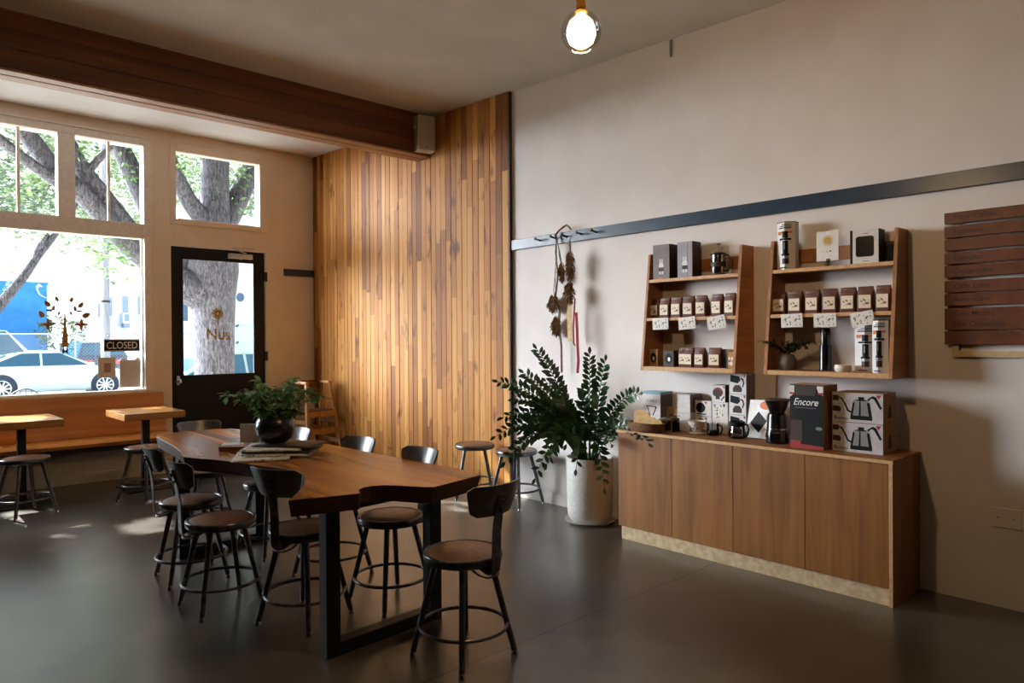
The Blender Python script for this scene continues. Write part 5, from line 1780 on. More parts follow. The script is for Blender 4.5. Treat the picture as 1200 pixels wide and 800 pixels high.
def strip(m, pts, w):
    vs, fs = [], []
    for p in pts:
        vs += [p + Vector((-w / 2, 0.0, 0)), p + Vector((w / 2, -0.002, 0)), p + Vector((w / 2, -0.0032, 0)), p + Vector((-w / 2, -0.0012, 0))]
    n = len(pts)
    for i in range(n - 1):
        for k in range(4):
            k2 = (k + 1) % 4
            fs.append((4 * i + k, 4 * i + k2, 4 * i + 4 + k2, 4 * i + 4 + k))
    fs += [(3, 2, 1, 0), tuple(4 * (n - 1) + k for k in range(4))]
    m.add(vs, fs)




OFF = -0.052
t = thing('dried_flower_garland', 'long strand of brown dried seed heads hanging at the left peg', 'dried flowers', (XW, 4.06, 0), WALLROT)


def WX(px, py):
    p = on_x(px, py, XW + OFF)
    return Vector((4.06 - p.y, OFF, p.z))


m = MB()
m.tube([WX(652, 281), WX(651, 275), WX(655, 270), WX(660, 266), WX(664, 263.5), WX(667, 266), WX(669, 269)], [.008, .009, .007, .009, .007, .008, .005], 8)
m.build('twisted_loop', M['dry'], t, 50)
m = MB()
for k in range(6):
    j = lambda: Vector((rd.uniform(-.012, .012), rd.uniform(-.008, .008), 0))
    m.tube([WX(652, 279), WX(652, 295) + j(), WX(651 + k * .7, 320) + j(), WX(650 + k * .6, 340) + j(), WX(650, 352) + j()], .0028, 6)
for k in range(5):
    m.tube([WX(653, 280), WX(655 + k * .4, 298), WX(658 + k * .3, 312)], .0024, 6)
for k in range(4):
    m.tube([WX(652, 350), WX(655 + k * .6, 366), WX(653 + k, 380), WX(657 + k * .6, 405), WX(658 + k * .4, 436)], .0022, 6)
m.build('stems', M['drystem'], t, 60)
for px, py, r, h, n in ((658.0, 319, 0.034, 0.16, 130), (648.5, 355, 0.055, 0.15, 170), (652, 382, 0.050, 0.17, 170)):
    m = MB()
    seed_head(m, WX(px, py), r, h, n)
    m.build('seed_head', M['dry'], t, 0)
m = MB()
strip(m, [WX(657.4, 400), WX(657.6, 420), WX(657.8, 437)], 0.010)
m.build('thin_ribbon', M['red'], t, 30)
OFF = -0.108
t = thing('dried_flower_bunch', 'bunch of dried seed heads tied with a long dark red ribbon', 'dried flowers', (XW, 4.06, 0), WALLROT)
m = MB()
for k in range(9):
    j = lambda: Vector((rd.uniform(-.02, .02), rd.uniform(-.01, .006), 0))
    m.tube([WX(668, 278), WX(668, 286) + j() * .3, WX(668, 300) + j(), WX(668, 318) + j()], .0026, 6)
for k in range(5):
    j = lambda: Vector((rd.uniform(-.02, .02), rd.uniform(-.01, .006), 0))
    m.tube([WX(669, 320), WX(668, 330) + j(), WX(667, 345) + j()], .0024, 6)
m.build('stems', M['drystem'], t, 60)
for px, py, r, h, n in ((668, 312, 0.044, 0.24, 170), (667, 343, 0.052, 0.17, 170)):
    m = MB()
    seed_head(m, WX(px, py), r, h, n)
    m.build('seed_head', M['dry'], t, 0)
m = MB()


strip(m, [WX(674, 350), WX(673, 368), WX(672, 385), WX(672.5, 402), WX(674, 405)], 0.018)
strip(m, [WX(675.5, 366), WX(676.5, 385), WX(677, 405), WX(678, 422), WX(677, 437)], 0.03)
m.build('ribbon', M['red'], t, 30)
m = MB()
strip(m, [WX(666, 352) + Vector((0, .02, 0)), WX(665, 375) + Vector((0, .02, 0)), WX(666, 400) + Vector((0, .02, 0))], 0.045)
m.build('paper_husk', M['filter'], t, 30)

# ------------------------------------------------------------------ high chair
t = thing('high_chair', 'wooden restaurant high chair in the corner by the wood boards', 'high chair', (3.965, 7.72, 0), math.radians(6))
for sx in (-1, 1):
    for sy in (-1, 1):
        MB().bar((sx * .155, sy * .085, .885), (sx * .235, sy * .235, 0.004), 0.034, 0.034, (0, 1, 0)).build('leg', M['pine'], t, 0, 0.004)
    MB().bar((sx * .155, -.105, .89), (sx * .155, .105, .89), 0.05, 0.03).build('armrest', M['pine'], t, 0, 0.006)
    MB().bar((sx * .196, -.15, .44), (sx * .196, .15, .44), 0.02, 0.05).build('side_rail', M['pine'], t, 0, 0.003)
    MB().bar((sx * .215, -.19, .20), (sx * .215, .19, .20), 0.02, 0.05).build('side_rail', M['pine'], t, 0, 0.003)
for z, k in ((.53, .152), (.335, .19)):
    MB().bar((-.155 - (.885 - z) * .09, -k, z), (.155 + (.885 - z) * .09, -k, z), 0.02, 0.062).build('front_rail', M['pine'], t, 0, 0.003)
    MB().bar((-.155 - (.885 - z) * .09, k, z), (.155 + (.885 - z) * .09, k, z), 0.02, 0.055).build('rear_rail', M['pine'], t, 0, 0.003)
MB().box((-.175, -.14, .555), (.175, .13, .572)).build('seat', M['pine_dark'], t, 0, 0.003)
MB().bar((-.15, -.115, .70), (.15, -.115, .70), 0.03, 0.024).build('safety_bar', M['pine'], t, 0, 0.004)
m = MB().hexa([(-.15, .105, .66), (.15, .105, .66), (.15, .125, .66), (-.15, .125, .66), (-.13, .09, .915), (.13, .09, .915), (.13, .11, .915), (-.13, .11, .915)])
m.build('backrest', M['pine_dark'], t, 0, 0.005)
# ------------------------------------------------------------------ things on the picture window
GY = YF + 0.055
t = thing('window_decal', 'gold and brown tree decal with a letter M on the picture window', 'decal', (1.565, GY - 0.0004, 1.33))
m = MB().plate([(-.032, 0.005), (.032, 0.005), (.014, .21), (.006, .36), (.0, .43), (-.006, .36), (-.014, .21)], -0.0008, 0)
for sx in (-1, 1):
    for z0, L, up in ((.20, .12, .05), (.235, .10, .04), (.335, .11, .05), (.12, .11, .03)):
        pts = [(sx * .01, z0), (sx * L * .5, z0 + up * .25), (sx * L * .8, z0 + up * .6), (sx * L, z0 + up * 1.3)]
        for (x0, a0), (x1, a1) in zip(pts, pts[1:]):
            m.plate([(x0, a0 - .004), (x1, a1 - .003), (x1, a1 + .003), (x0, a0 + .004)] if sx > 0 else [(x1, a1 - .003), (x0, a0 - .004), (x0, a0 + .004), (x1, a1 + .003)], -0.0008, 0)
m.build('tree_print', M['decalgold'], t, 0)


def leaf2d(m, x, z, L, W, a):
    pts = []
    for i in range(12):
        u = 2 * PI * i / 12
        px_, pz_ = L / 2 * math.cos(u), W / 2 * math.sin(u) * (1 - .3 * math.cos(u))
        pts.append((x + px_ * math.cos(a) - pz_ * math.sin(a), z + px_ * math.sin(a) + pz_ * math.cos(a)))
    m.plate(pts, -0.0008, 0)


for k, (x, z, L, W, a) in enumerate(((-.20, .335, .075, .045, 2.1), (-.15, .44, .07, .042, 2.2), (-.068, .49, .06, .036, 1.9), (.062, .488, .06, .036, 1.2), (.145, .435, .075, .042, 1.0), (.19, .33, .08, .05, .5),
                                     (-.095, .40, .06, .03, 1.4), (.09, .40, .06, .03, 1.7), (-.13, .375, .07, .02, .1), (.13, .37, .07, .02, -.1), (-.05, .35, .05, .02, 1.3), (.055, .35, .05, .02, 1.9))):
    m = MB()
    leaf2d(m, x, z, L, W, a)
    m.build('leaf_print', M['decaldark'] if k in (8, 9) else M['decalgold'], t, 0)
for sx in (-1, 1):
    m = MB()
    for k in range(4):
        a = k * PI / 2
        leaf2d(m, sx * .145 + .03 * math.cos(a), .235 + .03 * math.sin(a), .065, .028, a)
    m.build('flower_print', M['orange'] if sx > 0 else M['decalgold'], t, 0)
lettering('M', 0.075, M['decaldark'], t, 0.0, -0.062, -0.0002)
for sx in (-1, 1):
    MB().plate([(sx * .06 - .028, -.02), (sx * .06 + .028, -.02), (sx * .06 + .028, -.012), (sx * .06 - .028, -.012)], -0.0008, 0).build('printed_line', M['decaldark'], t, 0)

t = thing('closed_sign', 'black CLOSED sign hanging inside the picture window', 'sign', (2.082, GY - 0.012, 1.285))
MB().box((-.17, -0.004, 0), (.17, 0.004, .126)).build('board', M['black'], t, 0, 0.002)
MB().box((-.164, -0.0046, .006), (.164, -0.004, .0085)).build('border_line', M['signwhite'], t, 0)
MB().box((-.164, -0.0046, .1175), (.164, -0.004, .12)).build('border_line', M['signwhite'], t, 0)
lettering('CLOSED', 0.105, M['signwhite'], t, 0.0, 0.027, -0.0042, width=0.295)
for x in (-.13, .13):
    c_ = MB().lathe([(0.022, 0), (0.02, 0.004), (0.006, 0.012), (0.005, 0.018)], 16)
    c_.v = [(x + a, 0.0115 - c3, .165 + b_) for a, b_, c3 in c_.v]
    c_.box((x - .0015, -.006, .12), (x + .0015, .0, .165))
    c_.build('suction_hook', M['clear'], t, 40)
for x0, x1, z0, z1, lab, cups in ((1.859, 2.016, 1.012, 1.222, 'smaller sheet of paper posted on the window, below the CLOSED sign', 0), (2.058, 2.262, 0.900, 1.190, 'larger sheet of paper in a clear pocket at the window corner', 1)):
    t = thing('posted_paper', lab, 'paper', ((x0 + x1) / 2, GY - 0.006, z0))
    w, h = x1 - x0, z1 - z0
    MB().box((-w / 2, -0.002, 0), (w / 2, 0.002, h)).build('sheet', M['paper'], t, 0)
    if cups:
        for x in (-.075, .075):
            c_ = MB().lathe([(0.022, 0), (0.02, 0.004), (0.006, 0.012)], 16)
            c_.v = [(x + a, -.002 - c3, h + .004 + b_) for a, b_, c3 in c_.v]
            c_.build('suction_cup', M['ceramic'], t, 40)
    else:
        MB().box((-w * .16, -0.0026, h * .25), (w * .24, -0.002, h * .72)).build('faded_picture', M['pink'], t, 0)
        MB().box((-w / 2 - .004, -0.0024, -.004), (-w / 2 + .004, -0.0006, h + .004)).build('sleeve_edge', M['card'], t, 0)
        MB().box((w / 2 - .004, -0.0024, -.004), (w / 2 + .004, -0.0006, h + .004)).build('sleeve_edge', M['card'], t, 0)

# ------------------------------------------------------------------ outdoors
ST = -0.30
struct(MB().box((-30, 8.47, -0.6), (40, 14.6, -0.03)).build('sidewalk', M['sidewalk'], smooth=0))
struct(MB().box((-60, 14.6, -0.8), (80, 90, ST)).build('street_ground', M['asphalt'], smooth=0))


def limb(m, pts, Y, n=12):
    """pts = picture x, y and radius in picture pixels; Y = depth or a pair to drift between"""
    P, Rr = [], []
    for i, (x, y, r) in enumerate(pts):
        u = i / max(1, len(pts) - 1)
        yy = Y if not isinstance(Y, tuple) else Y[0] + (Y[1] - Y[0]) * u
        p = on_y(x, y, yy)
        P.append(p)
        Rr.append(r * (p - EYE).dot(FW) / FOC)
    # smooth the line
    Q, S = [P[0]], [Rr[0]]
    for i in range(len(P) - 1):
        p0, p1, p2, p3 = P[max(i - 1, 0)], P[i], P[i + 1], P[min(i + 2, len(P) - 1)]
        for k in range(1, 5):
            u = k / 4
            Q.append(0.5 * ((2 * p1) + (p2 - p0) * u + (2 * p0 - 5 * p1 + 4 * p2 - p3) * u * u + (3 * p1 - p0 - 3 * p2 + p3) * u ** 3))
            S.append(Rr[i] + (Rr[i + 1] - Rr[i]) * u)
    m.tube(Q, S, n)


rt_ = random.Random(17)


def leaves(m, n, fn, size, flat=0.7):
    for k in range(n):
        c = fn()
        if c is None:
            continue
        a = rt_.uniform(0, 2 * PI)
        d = Vector((math.cos(a), math.sin(a), rt_.uniform(-flat, flat))).normalized()
        u = Vector((rt_.uniform(-1, 1), rt_.uniform(-1, 1), rt_.uniform(-1, 1)))
        s = d.cross(u)
        if s.length < 1e-3:
            continue
        s.normalize()
        L = size * rt_.uniform(.7, 1.3)
        W = L * .42
        c = Vector(c)
        m.add([c - d * L / 2, c + s * W / 2, c + d * L / 2, c - s * W / 2], [(0, 1, 2, 3)])


BASE = on_y(251.5, 430, 13.0)
tr = thing('street_tree', 'large old street tree with thick grey trunk right outside the door', 'tree', (BASE.x, 13.0, -0.03))
inv = Vector((BASE.x, 13.0, -0.03))


def tree_part(name, mat, fill, smooth=60):
    m = MB()
    fill(m)
    m.v = [(x - inv.x, y - inv.y, z - inv.z) for x, y, z in m.v]
    return m.build(name, M[mat], tr, smooth)


def trunk(m):
    P = [(BASE.x, 13, -0.05, .46), (BASE.x, 13, .25, .37), (BASE.x, 13, .7, .335)]
    q = [(251.5, 430, 22), (251, 390, 22.5), (249, 350, 25.5), (248, 318, 30), (250, 290, 28), (251, 264, 19), (252, 238, 16), (252, 205, 15.5), (253, 170, 15), (256, 110, 12), (258, 40, 8)]
    pts, rs = [], []
    for x, y, z, r in P:
        pts.append(Vector((x, y, z)))
        rs.append(r)
    for x, y, r in q:
        p = on_y(x, y, 13.0)
        pts.append(p)
        rs.append(r * (p - EYE).dot(FW) / FOC)
    m.tube(pts, rs, 24)


tree_part('trunk', 'bark', trunk)
LIMBS = [([(250, 288, 16), (262, 264, 14), (272, 247, 12.5), (284, 222, 11.5), (297, 192, 10.5), (312, 150, 9), (330, 90, 7)], (13.0, 13.2)),
         ([(250, 275, 14), (236, 254, 11), (222, 236, 9.5), (211, 214, 8.5), (203, 196, 8), (188, 150, 6)], (13.0, 12.6)),
         ([(240, 268, 10), (232, 250, 7.5), (240, 228, 6.5), (246, 205, 6), (243, 160, 5)], (13.0, 13.8)),
         ([(246, 350, 22), (224, 338, 20), (200, 325, 17), (176, 306, 15), (155, 278, 13), (140, 256, 11.5), (116, 225, 11), (95, 197, 10), (78, 165, 9), (60, 128, 7)], (13.0, 12.6)),
         ([(176, 306, 13), (150, 286, 12.5), (124, 256, 11.5), (102, 233, 11), (84, 215, 11), (66, 202, 11), (46, 176, 10.5), (27, 150, 10), (8, 115, 8)], (12.85, 12.2)),
         ([(70, 214, 8), (48, 200, 6.5), (22, 181, 6), (0, 164, 6), (-30, 140, 5)], (12.3, 11.8)),
         ([(226, 322, 15), (200, 285, 12.5), (182, 258, 11.5), (167, 232, 11), (152, 196, 11), (138, 166, 10.5), (120, 128, 8)], (13.1, 13.5)),
         ([(100, 205, 5), (116, 186, 4), (130, 172, 3)], (12.7, 12.4))]
for pts, Y in LIMBS:
    tree_part('limb', 'bark', lambda m, pts=pts, Y=Y: limb(m, pts, Y))

# sun direction (towards the sun)
SUN = Vector((-0.22, 1.0, 0.88)).normalized()
PATCHES = [(1.05, 6.76, 0, .24), (1.58, 5.76, 0, .20), (1.70, 5.90, 0, .16), (0.95, 5.57, 0, .07), (1.02, 5.95, 0, .09), (1.95, 6.6, 0, .14), (2.12, 7.50, .735, .14), (2.30, 7.66, .43, .12),
           (1.0, 7.25, .735, .22), (0.85, 7.42, .735, .2), (1.16, 7.42, .735, .16)]  # spots to stay sunlit; gaps in the crown are cut to suit


def lit(p):
    p = Vector(p)
    for x, y, z, r in PATCHES:
        c = Vector((x, y, z))
        w_ = p - c
        if (w_ - SUN * w_.dot(SUN)).length < r:
            return True
    return False


def crown_pt():
    Y = rt_.uniform(10.6, 14.8)
    X = rt_.uniform(-2.5, 9.0)
    low = 1.4 + (3.5 - 1.4) * Y / 8.29 + 0.15
    z = low + abs(rt_.gauss(0, 1.3))
    if z > 8.8 or z < 4.6:
        return None
    return None if lit((X, Y, z)) else (X, Y, z)




def shade_pt():
    # extra unseen leaves added to keep the sun off the shop window
    p = Vector((rt_.uniform(-0.7, 3.4), rt_.uniform(4.4, 8.2), 0)) + Vector((0, 0, rt_.choice((0, 0, .735))))
    p = p + SUN * ((rt_.uniform(11.4, 14.6) - p.y) / SUN.y)
    low = 1.4 + (3.5 - 1.4) * p.y / 8.29 + 0.1
    if p.z < low or lit(p):
        return None
    return p


tree_part('crown', 'leafA', lambda m: (leaves(m, 11000, crown_pt, 0.26), leaves(m, 9000, shade_pt, 0.30)), 0)  # second batch of leaves is added only to block the sun


def sprig_pt():
    x, y = rt_.choice(((112, 290), (130, 283), (118, 305), (140, 300), (100, 280), (128, 318), (150, 165), (155, 205), (40, 215), (100, 175), (20, 225), (215, 190), (280, 205), (288, 245)))
    p = on_y(x + rt_.gauss(0, 9), y + rt_.gauss(0, 8), 12.2 + rt_.uniform(-.6, .8))
    return None if lit(p) else p


tree_part('hanging_leaves', 'leafA', lambda m: leaves(m, 420, sprig_pt, 0.11), 0)

# slim tree leaning across the left of the picture window
p0 = on_y(-60, 420, 17.0)
t = thing('slim_tree', 'slim tree with a thin bare limb slanting across the left window', 'tree', (p0.x, 17.0, ST))
m = MB()
limb(m, [(-75, 470, 9), (-50, 425, 8), (-20, 382, 6.5), (4, 352, 6), (26, 326, 5.2), (44, 300, 4.4), (58, 283, 3.8), (72, 264, 3.2), (92, 236, 2)], 17.0, 10)
limb(m, [(44, 300, 3), (52, 284, 2.4), (58, 270, 1.8)], 17.0, 8)
limb(m, [(40, 304, 2.6), (44, 290, 2), (54, 276, 1.4)], (17.0, 16.6), 8)
m.v = [(x - p0.x, y - 17.0, z - ST) for x, y, z in m.v]
m.build('stem', M['bark'], t, 60)
m = MB()


def sl():
    x, y = rt_.choice(((20, 280), (30, 275), (5, 310), (60, 270), (75, 268), (6, 330)))
    return on_y(x + rt_.gauss(0, 7), y + rt_.gauss(0, 5), 17 + rt_.uniform(-.4, .4))


leaves(m, 90, sl, 0.12)
m.v = [(x - p0.x, y - 17.0, z - ST) for x, y, z in m.v]
m.build('leaves', M['leafB'], t, 0)


# background trees
def round_tree(name, label, X, Y, zc, rx, rz, n, mat, size):
    t = thing(name, label, 'tree', (X, Y, ST), group='pale leafy trees across the street')
    MB().tube([(0, 0, 0), (0.1, 0, zc * .5), (0, 0, zc)], [.16, .13, .08], 10).build('trunk', M['polegrey'], t, 60)
    m = MB()

    def pt():
        a, b = rt_.uniform(0, 2 * PI), math.acos(rt_.uniform(-1, 1))
        r = rt_.uniform(.45, 1.0) ** .5
        k = 1 + .22 * math.sin(3 * a + X) * math.sin(2 * b)
        return (rx * r * k * math.sin(b) * math.cos(a), rx * .8 * r * k * math.sin(b) * math.sin(a), zc - ST + rz * r * k * math.cos(b))
    leaves(m, n, pt, size)
    m.build('crown', M[mat], t, 0)


for lab, X, Y, zc, rx, rz, n, mat in (('pale leafy tree across the street, behind the blue building', 5.8, 50, 11.3, 4.5, 3.8, 6000, 'leafB'),
                                      ('pale leafy tree seen in the second upper pane, behind the white house', 14.3, 62, 13.2, 5.2, 5.0, 6000, 'leafB'),
                                      ('pale leafy tree seen through the window above the door', 19.4, 46.5, 11.0, 5.0, 4.4, 6000, 'leafB'),
                                      ('bushy young tree behind the pickup and chain-link fence', 6.4, 34.85, 1.6, 0.92, 1.0, 500, 'leafB')):
    round_tree('leafy_tree', lab, X, Y, zc, rx, rz, n, mat, 0.42 if n > 900 else 0.2)


# ---- vehicles
def car(name, label, cat, loc, rz, paint, prof, cab, wb, ht, group=None, hw=0.88, wheel_r=0.325):
    """prof: x, low z, top z along the lower body; cab: x, z of the roof line; side windows follow it"""
    t = thing(name, label, cat, loc, rz, group)
    m = MB()
    n = len(prof)
    vs = []
    for i, (x, zl, zt) in enumerate(prof):
        e = 0.80 if i in (0, n - 1) else 0.95 if i in (1, n - 2) else 1.0
        w_ = hw * e
        zm = zl + (zt - zl) * .55
        for y, z in ((-w_ * .90, zl), (-w_, zl + .1), (-w_, zm), (-w_ * .93, zt - .03), (-w_ * .80, zt), (w_ * .80, zt), (w_ * .93, zt - .03), (w_, zm), (w_, zl + .1), (w_ * .90, zl)):
            vs.append((x, y, z))
    fs = []
    for i in range(n - 1):
        for k in range(10):
            k2 = (k + 1) % 10
            fs.append((10 * i + k, 10 * i + k2, 10 * i + 10 + k2, 10 * i + 10 + k))
    fs += [tuple(reversed(range(10))), tuple(10 * (n - 1) + k for k in range(10))]
    m.add(vs, fs)
    m.build('body', M[paint], t, 50)
    belt = max(z for _, _, z in prof) - 0.04
    m = MB()
    vs = []
    for x, z in cab:
        u = max(0, (z - belt) / (ht - belt))
        yw = hw * (.93 - .27 * u)
        vs += [(x, -yw, z), (x, yw, z)]
    nb = len(cab)
    low = [(x, belt - .02) for x, _ in cab]
    b0 = len(vs)
    for x, z in low:
        vs += [(x, -hw * .93, z), (x, hw * .93, z)]
    fs = []
    for i in range(nb - 1):
        fs.append((2 * i, 2 * i + 1, 2 * i + 3, 2 * i + 2))
        fs.append((2 * i, 2 * i + 2, b0 + 2 * i + 2, b0 + 2 * i))
        fs.append((2 * i + 1, b0 + 2 * i + 1, b0 + 2 * i + 3, 2 * i + 3))
    m.add(vs, fs)
    m.build('cabin', M[paint], t, 40)
    # glazing laid just proud of the cabin
    for s in (-1, 1):
        g = MB()
        x0, x1 = cab[0][0], cab[-1][0]
        rf = [(x, z) for x, z in cab]
        zz0, zz1 = belt + .03, ht - .07

        def xlim(z, first):
            pr = list(zip(rf, rf[1:]))
            pr = pr if first else [(b, a) for a, b in reversed(pr)]
            for (xa, za), (xb, zb) in pr:
                if za <= z <= zb:
                    return xa + (xb - xa) * (z - za) / max(1e-6, zb - za)
            return rf[0][0]
        A, B = xlim(zz0, True) + .16, xlim(zz0, False) - .16
        C, D = xlim(zz1, True) + .05, xlim(zz1, False) - .05
        xm = (A + B) / 2 + .05
        for pa, pb, pc, pd in ((A, xm - .03, xm - .03, C), (xm + .03, B, D, xm + .03)):
            def yy(z):
                u = max(0, (z - belt) / (ht - belt))
                return s * (hw * (.93 - .27 * u) + .008)
            g.add([(pa, yy(zz0), zz0), (pb, yy(zz0), zz0), (pc, yy(zz1), zz1), (pd, yy(zz1), zz1)], [(0, 1, 2, 3)])
        g.build('side_window', M['carglass'], t, 0)
    for first, nm in ((True, 'rear_window'), (False, 'windshield')):
        (xa, za), (xb, zb) = (cab[0], cab[1]) if first else (cab[-1], cab[-2])
        dx = -.01 if first else .01
        g = MB()
        q = []
        for u in (.12, .90):
            x, z = xa + (xb - xa) * u, za + (zb - za) * u
            k = max(0, (z - belt) / (ht - belt))
            q.append((x + dx, hw * (.85 - .27 * k), z + .012))
        g.add([(q[0][0], -q[0][1], q[0][2]), (q[0][0], q[0][1], q[0][2]), (q[1][0], q[1][1], q[1][2]), (q[1][0], -q[1][1], q[1][2])], [(0, 1, 2, 3)])
        g.build(nm, M['carglass'], t, 0)
    for x in (-wb / 2, wb / 2):
        for s in (-1, 1):
            a_ = MB().cyl((x, s * (hw - .12), wheel_r + .02), (x, s * (hw + .004), wheel_r + .02), wheel_r + .06, n=28)
            a_.build('wheel_arch', M['tyre'], t, 40)
            w_ = MB()
            w_.tube([(x, s * (hw - .2), wheel_r), (x, s * (hw - .02), wheel_r), (x, s * (hw + .015), wheel_r), (x, s * (hw + .02), wheel_r)], [wheel_r, wheel_r, wheel_r * .96, wheel_r * .72], 28)
            wh = w_.build('wheel', M['tyre'], t, 40)
            r_ = MB()
            for k in range(10):
                an = 2 * PI * k / 10
                r_.bar((x + .05 * math.cos(an), s * (hw + .026), wheel_r + .05 * math.sin(an)), (x + wheel_r * .70 * math.cos(an), s * (hw + .026), wheel_r + wheel_r * .70 * math.sin(an)), .035, .03, (0, 1, 0))
            r_.tube([(x + wheel_r * .70 * math.cos(2 * PI * k / 24), s * (hw + .024), wheel_r + wheel_r * .70 * math.sin(2 * PI * k / 24)) for k in range(24)], .018, 6, closed=True)
            r_.cyl((x, s * (hw + .01), wheel_r), (x, s * (hw + .035), wheel_r), .06, n=14)
            r_.build('rim', M['rim'], wh, 40)
    x0, x1 = prof[0][0], prof[-1][0]
    for s in (-1, 1):
        MB().box((x0 - .015, s * hw * .42 - .0 if s > 0 else -hw * .78, prof[1][2] - .28), (x0 + .22, s * hw * .80 if s > 0 else -hw * .42, prof[1][2] - .12)).build('tail_light', M['taillight'], t, 0, 0.01)
        MB().box((x1 - .25, hw * .46 if s > 0 else -hw * .80, prof[-2][2] - .20), (x1 + .012, hw * .80 if s > 0 else -hw * .46, prof[-2][2] - .08)).build('headlight', M['rim'], t, 0, 0.01)
        mi = MB().box((cab[-1][0] - .25, s * hw * 1.0 - .05, belt - .01), (cab[-1][0] - .10, s * hw * 1.0 + .12 * s + .05, belt + .10))
        mi.build('side_mirror', M[paint], t, 0, 0.02)
    return t


SEDAN = [(-2.22, .30, .86), (-2.10, .24, .95), (-1.5, .20, .97), (0, .18, .95), (.95, .18, .93), (1.7, .20, .80), (2.12, .24, .66), (2.22, .30, .55)]
SEDC = [(-1.80, .96), (-1.05, 1.30), (-.45, 1.40), (.10, 1.38), (1.12, .92)]
car('white_sedan', 'white sedan parked in front of the chain-link fence', 'car', (4.45, 25.75, ST), math.radians(-3), 'whitecar', SEDAN, SEDC, 2.62, 1.40)
car('silver_sedan', 'silver sedan parked behind the big tree trunk outside the door', 'car', (6.72, 16.4, ST), 0, 'silvercar', SEDAN, [(-1.75, .96), (-1.05, 1.32), (-.4, 1.44), (.15, 1.40), (1.12, .92)], 2.66, 1.44)
PICK = [(-2.6, .5, 1.10), (-2.5, .42, 1.18), (-.9, .40, 1.18), (0, .40, 1.22), (1.1, .40, 1.20), (2.0, .42, 1.08), (2.35, .5, .95)]
car('pickup', 'white pickup behind the fence near the blue building', 'car', (3.5, 31.6, ST), 0, 'whitecar', PICK, [(-1.3, 1.18), (-1.05, 2.0), (-.3, 2.12), (.5, 2.08), (1.25, 1.20)], 3.2, 2.12, hw=.95, wheel_r=.38)
HATCH = [(-2.0, .4, 1.0), (-1.95, .3, 1.1), (-1.0, .28, 1.1), (.9, .28, 1.08), (1.7, .3, .95), (2.0, .4, .75)]
car('dark_hatchback', 'dark hatchback seen from behind through the fence, right of the white sedan', 'car', (6.8, 31.6, ST), PI / 2, 'darkcar', HATCH, [(-1.9, 1.08), (-1.55, 1.62), (-.6, 1.70), (.3, 1.64), (1.2, 1.06)], 2.5, 1.70)

# chain-link fence
t = thing('chain_link_fence', 'grey chain-link fence across the street behind the white sedan', 'fence', (2.0, 28.2, ST))
for k in range(7):
    MB().cyl((-6 + 2.4 * k, 0, 0), (-6 + 2.4 * k, 0, 1.98), .03, n=8).build('post', M['galv'], t, 50)
MB().cyl((-6, 0, 1.93), (8.4, 0, 1.93), .022, n=8).build('top_rail', M['galv'], t, 50)
m = MB()
for k in range(150):
    for sg in (-1, 1):
        x = -8 + k * .11
        a, b = Vector((x, -.03, .05)), Vector((x + sg * 1.85, -.03, 1.90))
        if max(a.x, b.x) < -6 or min(a.x, b.x) > 8.4:
            continue
        m.tube([a, b], .0024, 3, caps=False)
m.build('wire_mesh', M['galv'], t, 0)

# buildings
t = thing('blue_building', 'low bright blue building with a curved wall lamp', 'building', (-3.0, 36.0, ST))
MB().box((-9, 0, 0), (9.1, 8, 4.1)).build('walls', M['bluewall'], t, 0)
MB().box((-9.05, -.05, 4.1), (9.15, 8.05, 4.2)).build('parapet_cap', M['bluewall'], t, 0)
m = MB().tube([(9.05, 0, 3.55), (8.95, -.3, 3.55), (8.75, -.5, 3.65), (8.66, -.5, 3.85), (8.72, -.5, 4.0)], .025, 8)
m.lathe([(.03, .07), (.09, .0), (.13, -.05)], 16, (8.75, -.5, 4.02))
m.build('wall_lamp', M['rim'], t, 40)
t = thing('white_house', 'white house with tall narrow windows and an air conditioner', 'building', (8.4, 40.0, ST))
MB().box((0, 0, 0), (5.2, 8, 4.75)).build('walls', M['stucco'], t, 0)
MB().box((-.1, -.3, 4.6), (1.7, 0, 4.95)).build('porch_parapet', M['stucco2'], t, 0)
MB().box((-.1, -.25, 0), (.25, 0, 4.6)).build('porch_post', M['stucco2'], t, 0)
inv2 = Vector((8.4, 40.0, ST))
for x0, x1, ya_, yb_ in ((104.5, 108, 356, 371), (115, 117.6, 356, 371), (127, 131, 349, 370), (143, 150, 347, 366), (161, 166.5, 347, 369)):
    a, b = on_y(x0, yb_, 40.0) - inv2, on_y(x1, ya_, 40.0) - inv2
    w_ = MB().box((a.x - .06, -.05, a.z - .06), (b.x + .06, 0.02, b.z + .06)).build('window_frame', M['stucco2'], t, 0)
    MB().box((a.x, -.06, a.z), (b.x, -.05, b.z)).build('pane', M['paneblue'], w_, 0)
a, b = on_y(141.5, 379, 40.0) - inv2, on_y(150, 367, 40.0) - inv2
ac = MB().box((a.x, -.45, a.z), (b.x, -.06, b.z)).build('air_conditioner', M['stucco2'], t, 0, .01)
MB().box((a.x + .06, -.46, a.z + .1), (b.x - .06, -.45, b.z - .06)).build('grille', M['paneblue'], ac, 0)
MB().box((a.x + .02, -.42, a.z - .22), (b.x - .02, -.06, a.z)).build('bracket', M['paneblue'], ac, 0)
t = thing('street_pole', 'grey wooden utility pole in front of the white house', 'pole', (6.31, 27.3, ST))
MB().tube([(0, 0, 0), (0, 0, 9)], [.15, .12], 14).build('pole', M['polegrey'], t, 50)
MB().cyl((0, 0, 3.0), (0, 0, 3.06), .165, n=16).build('band', M['steel_dark'], t, 50)
t = thing('stucco_building', 'pale stucco building with an arched niche seen through the door', 'building', (10.0, 31.0, ST))
inv3 = Vector((10.0, 31.0, ST))
MB().box((-.1, 0, 0), (14, 2.4, 7.2)).build('walls', M['stucco2'], t, 0)
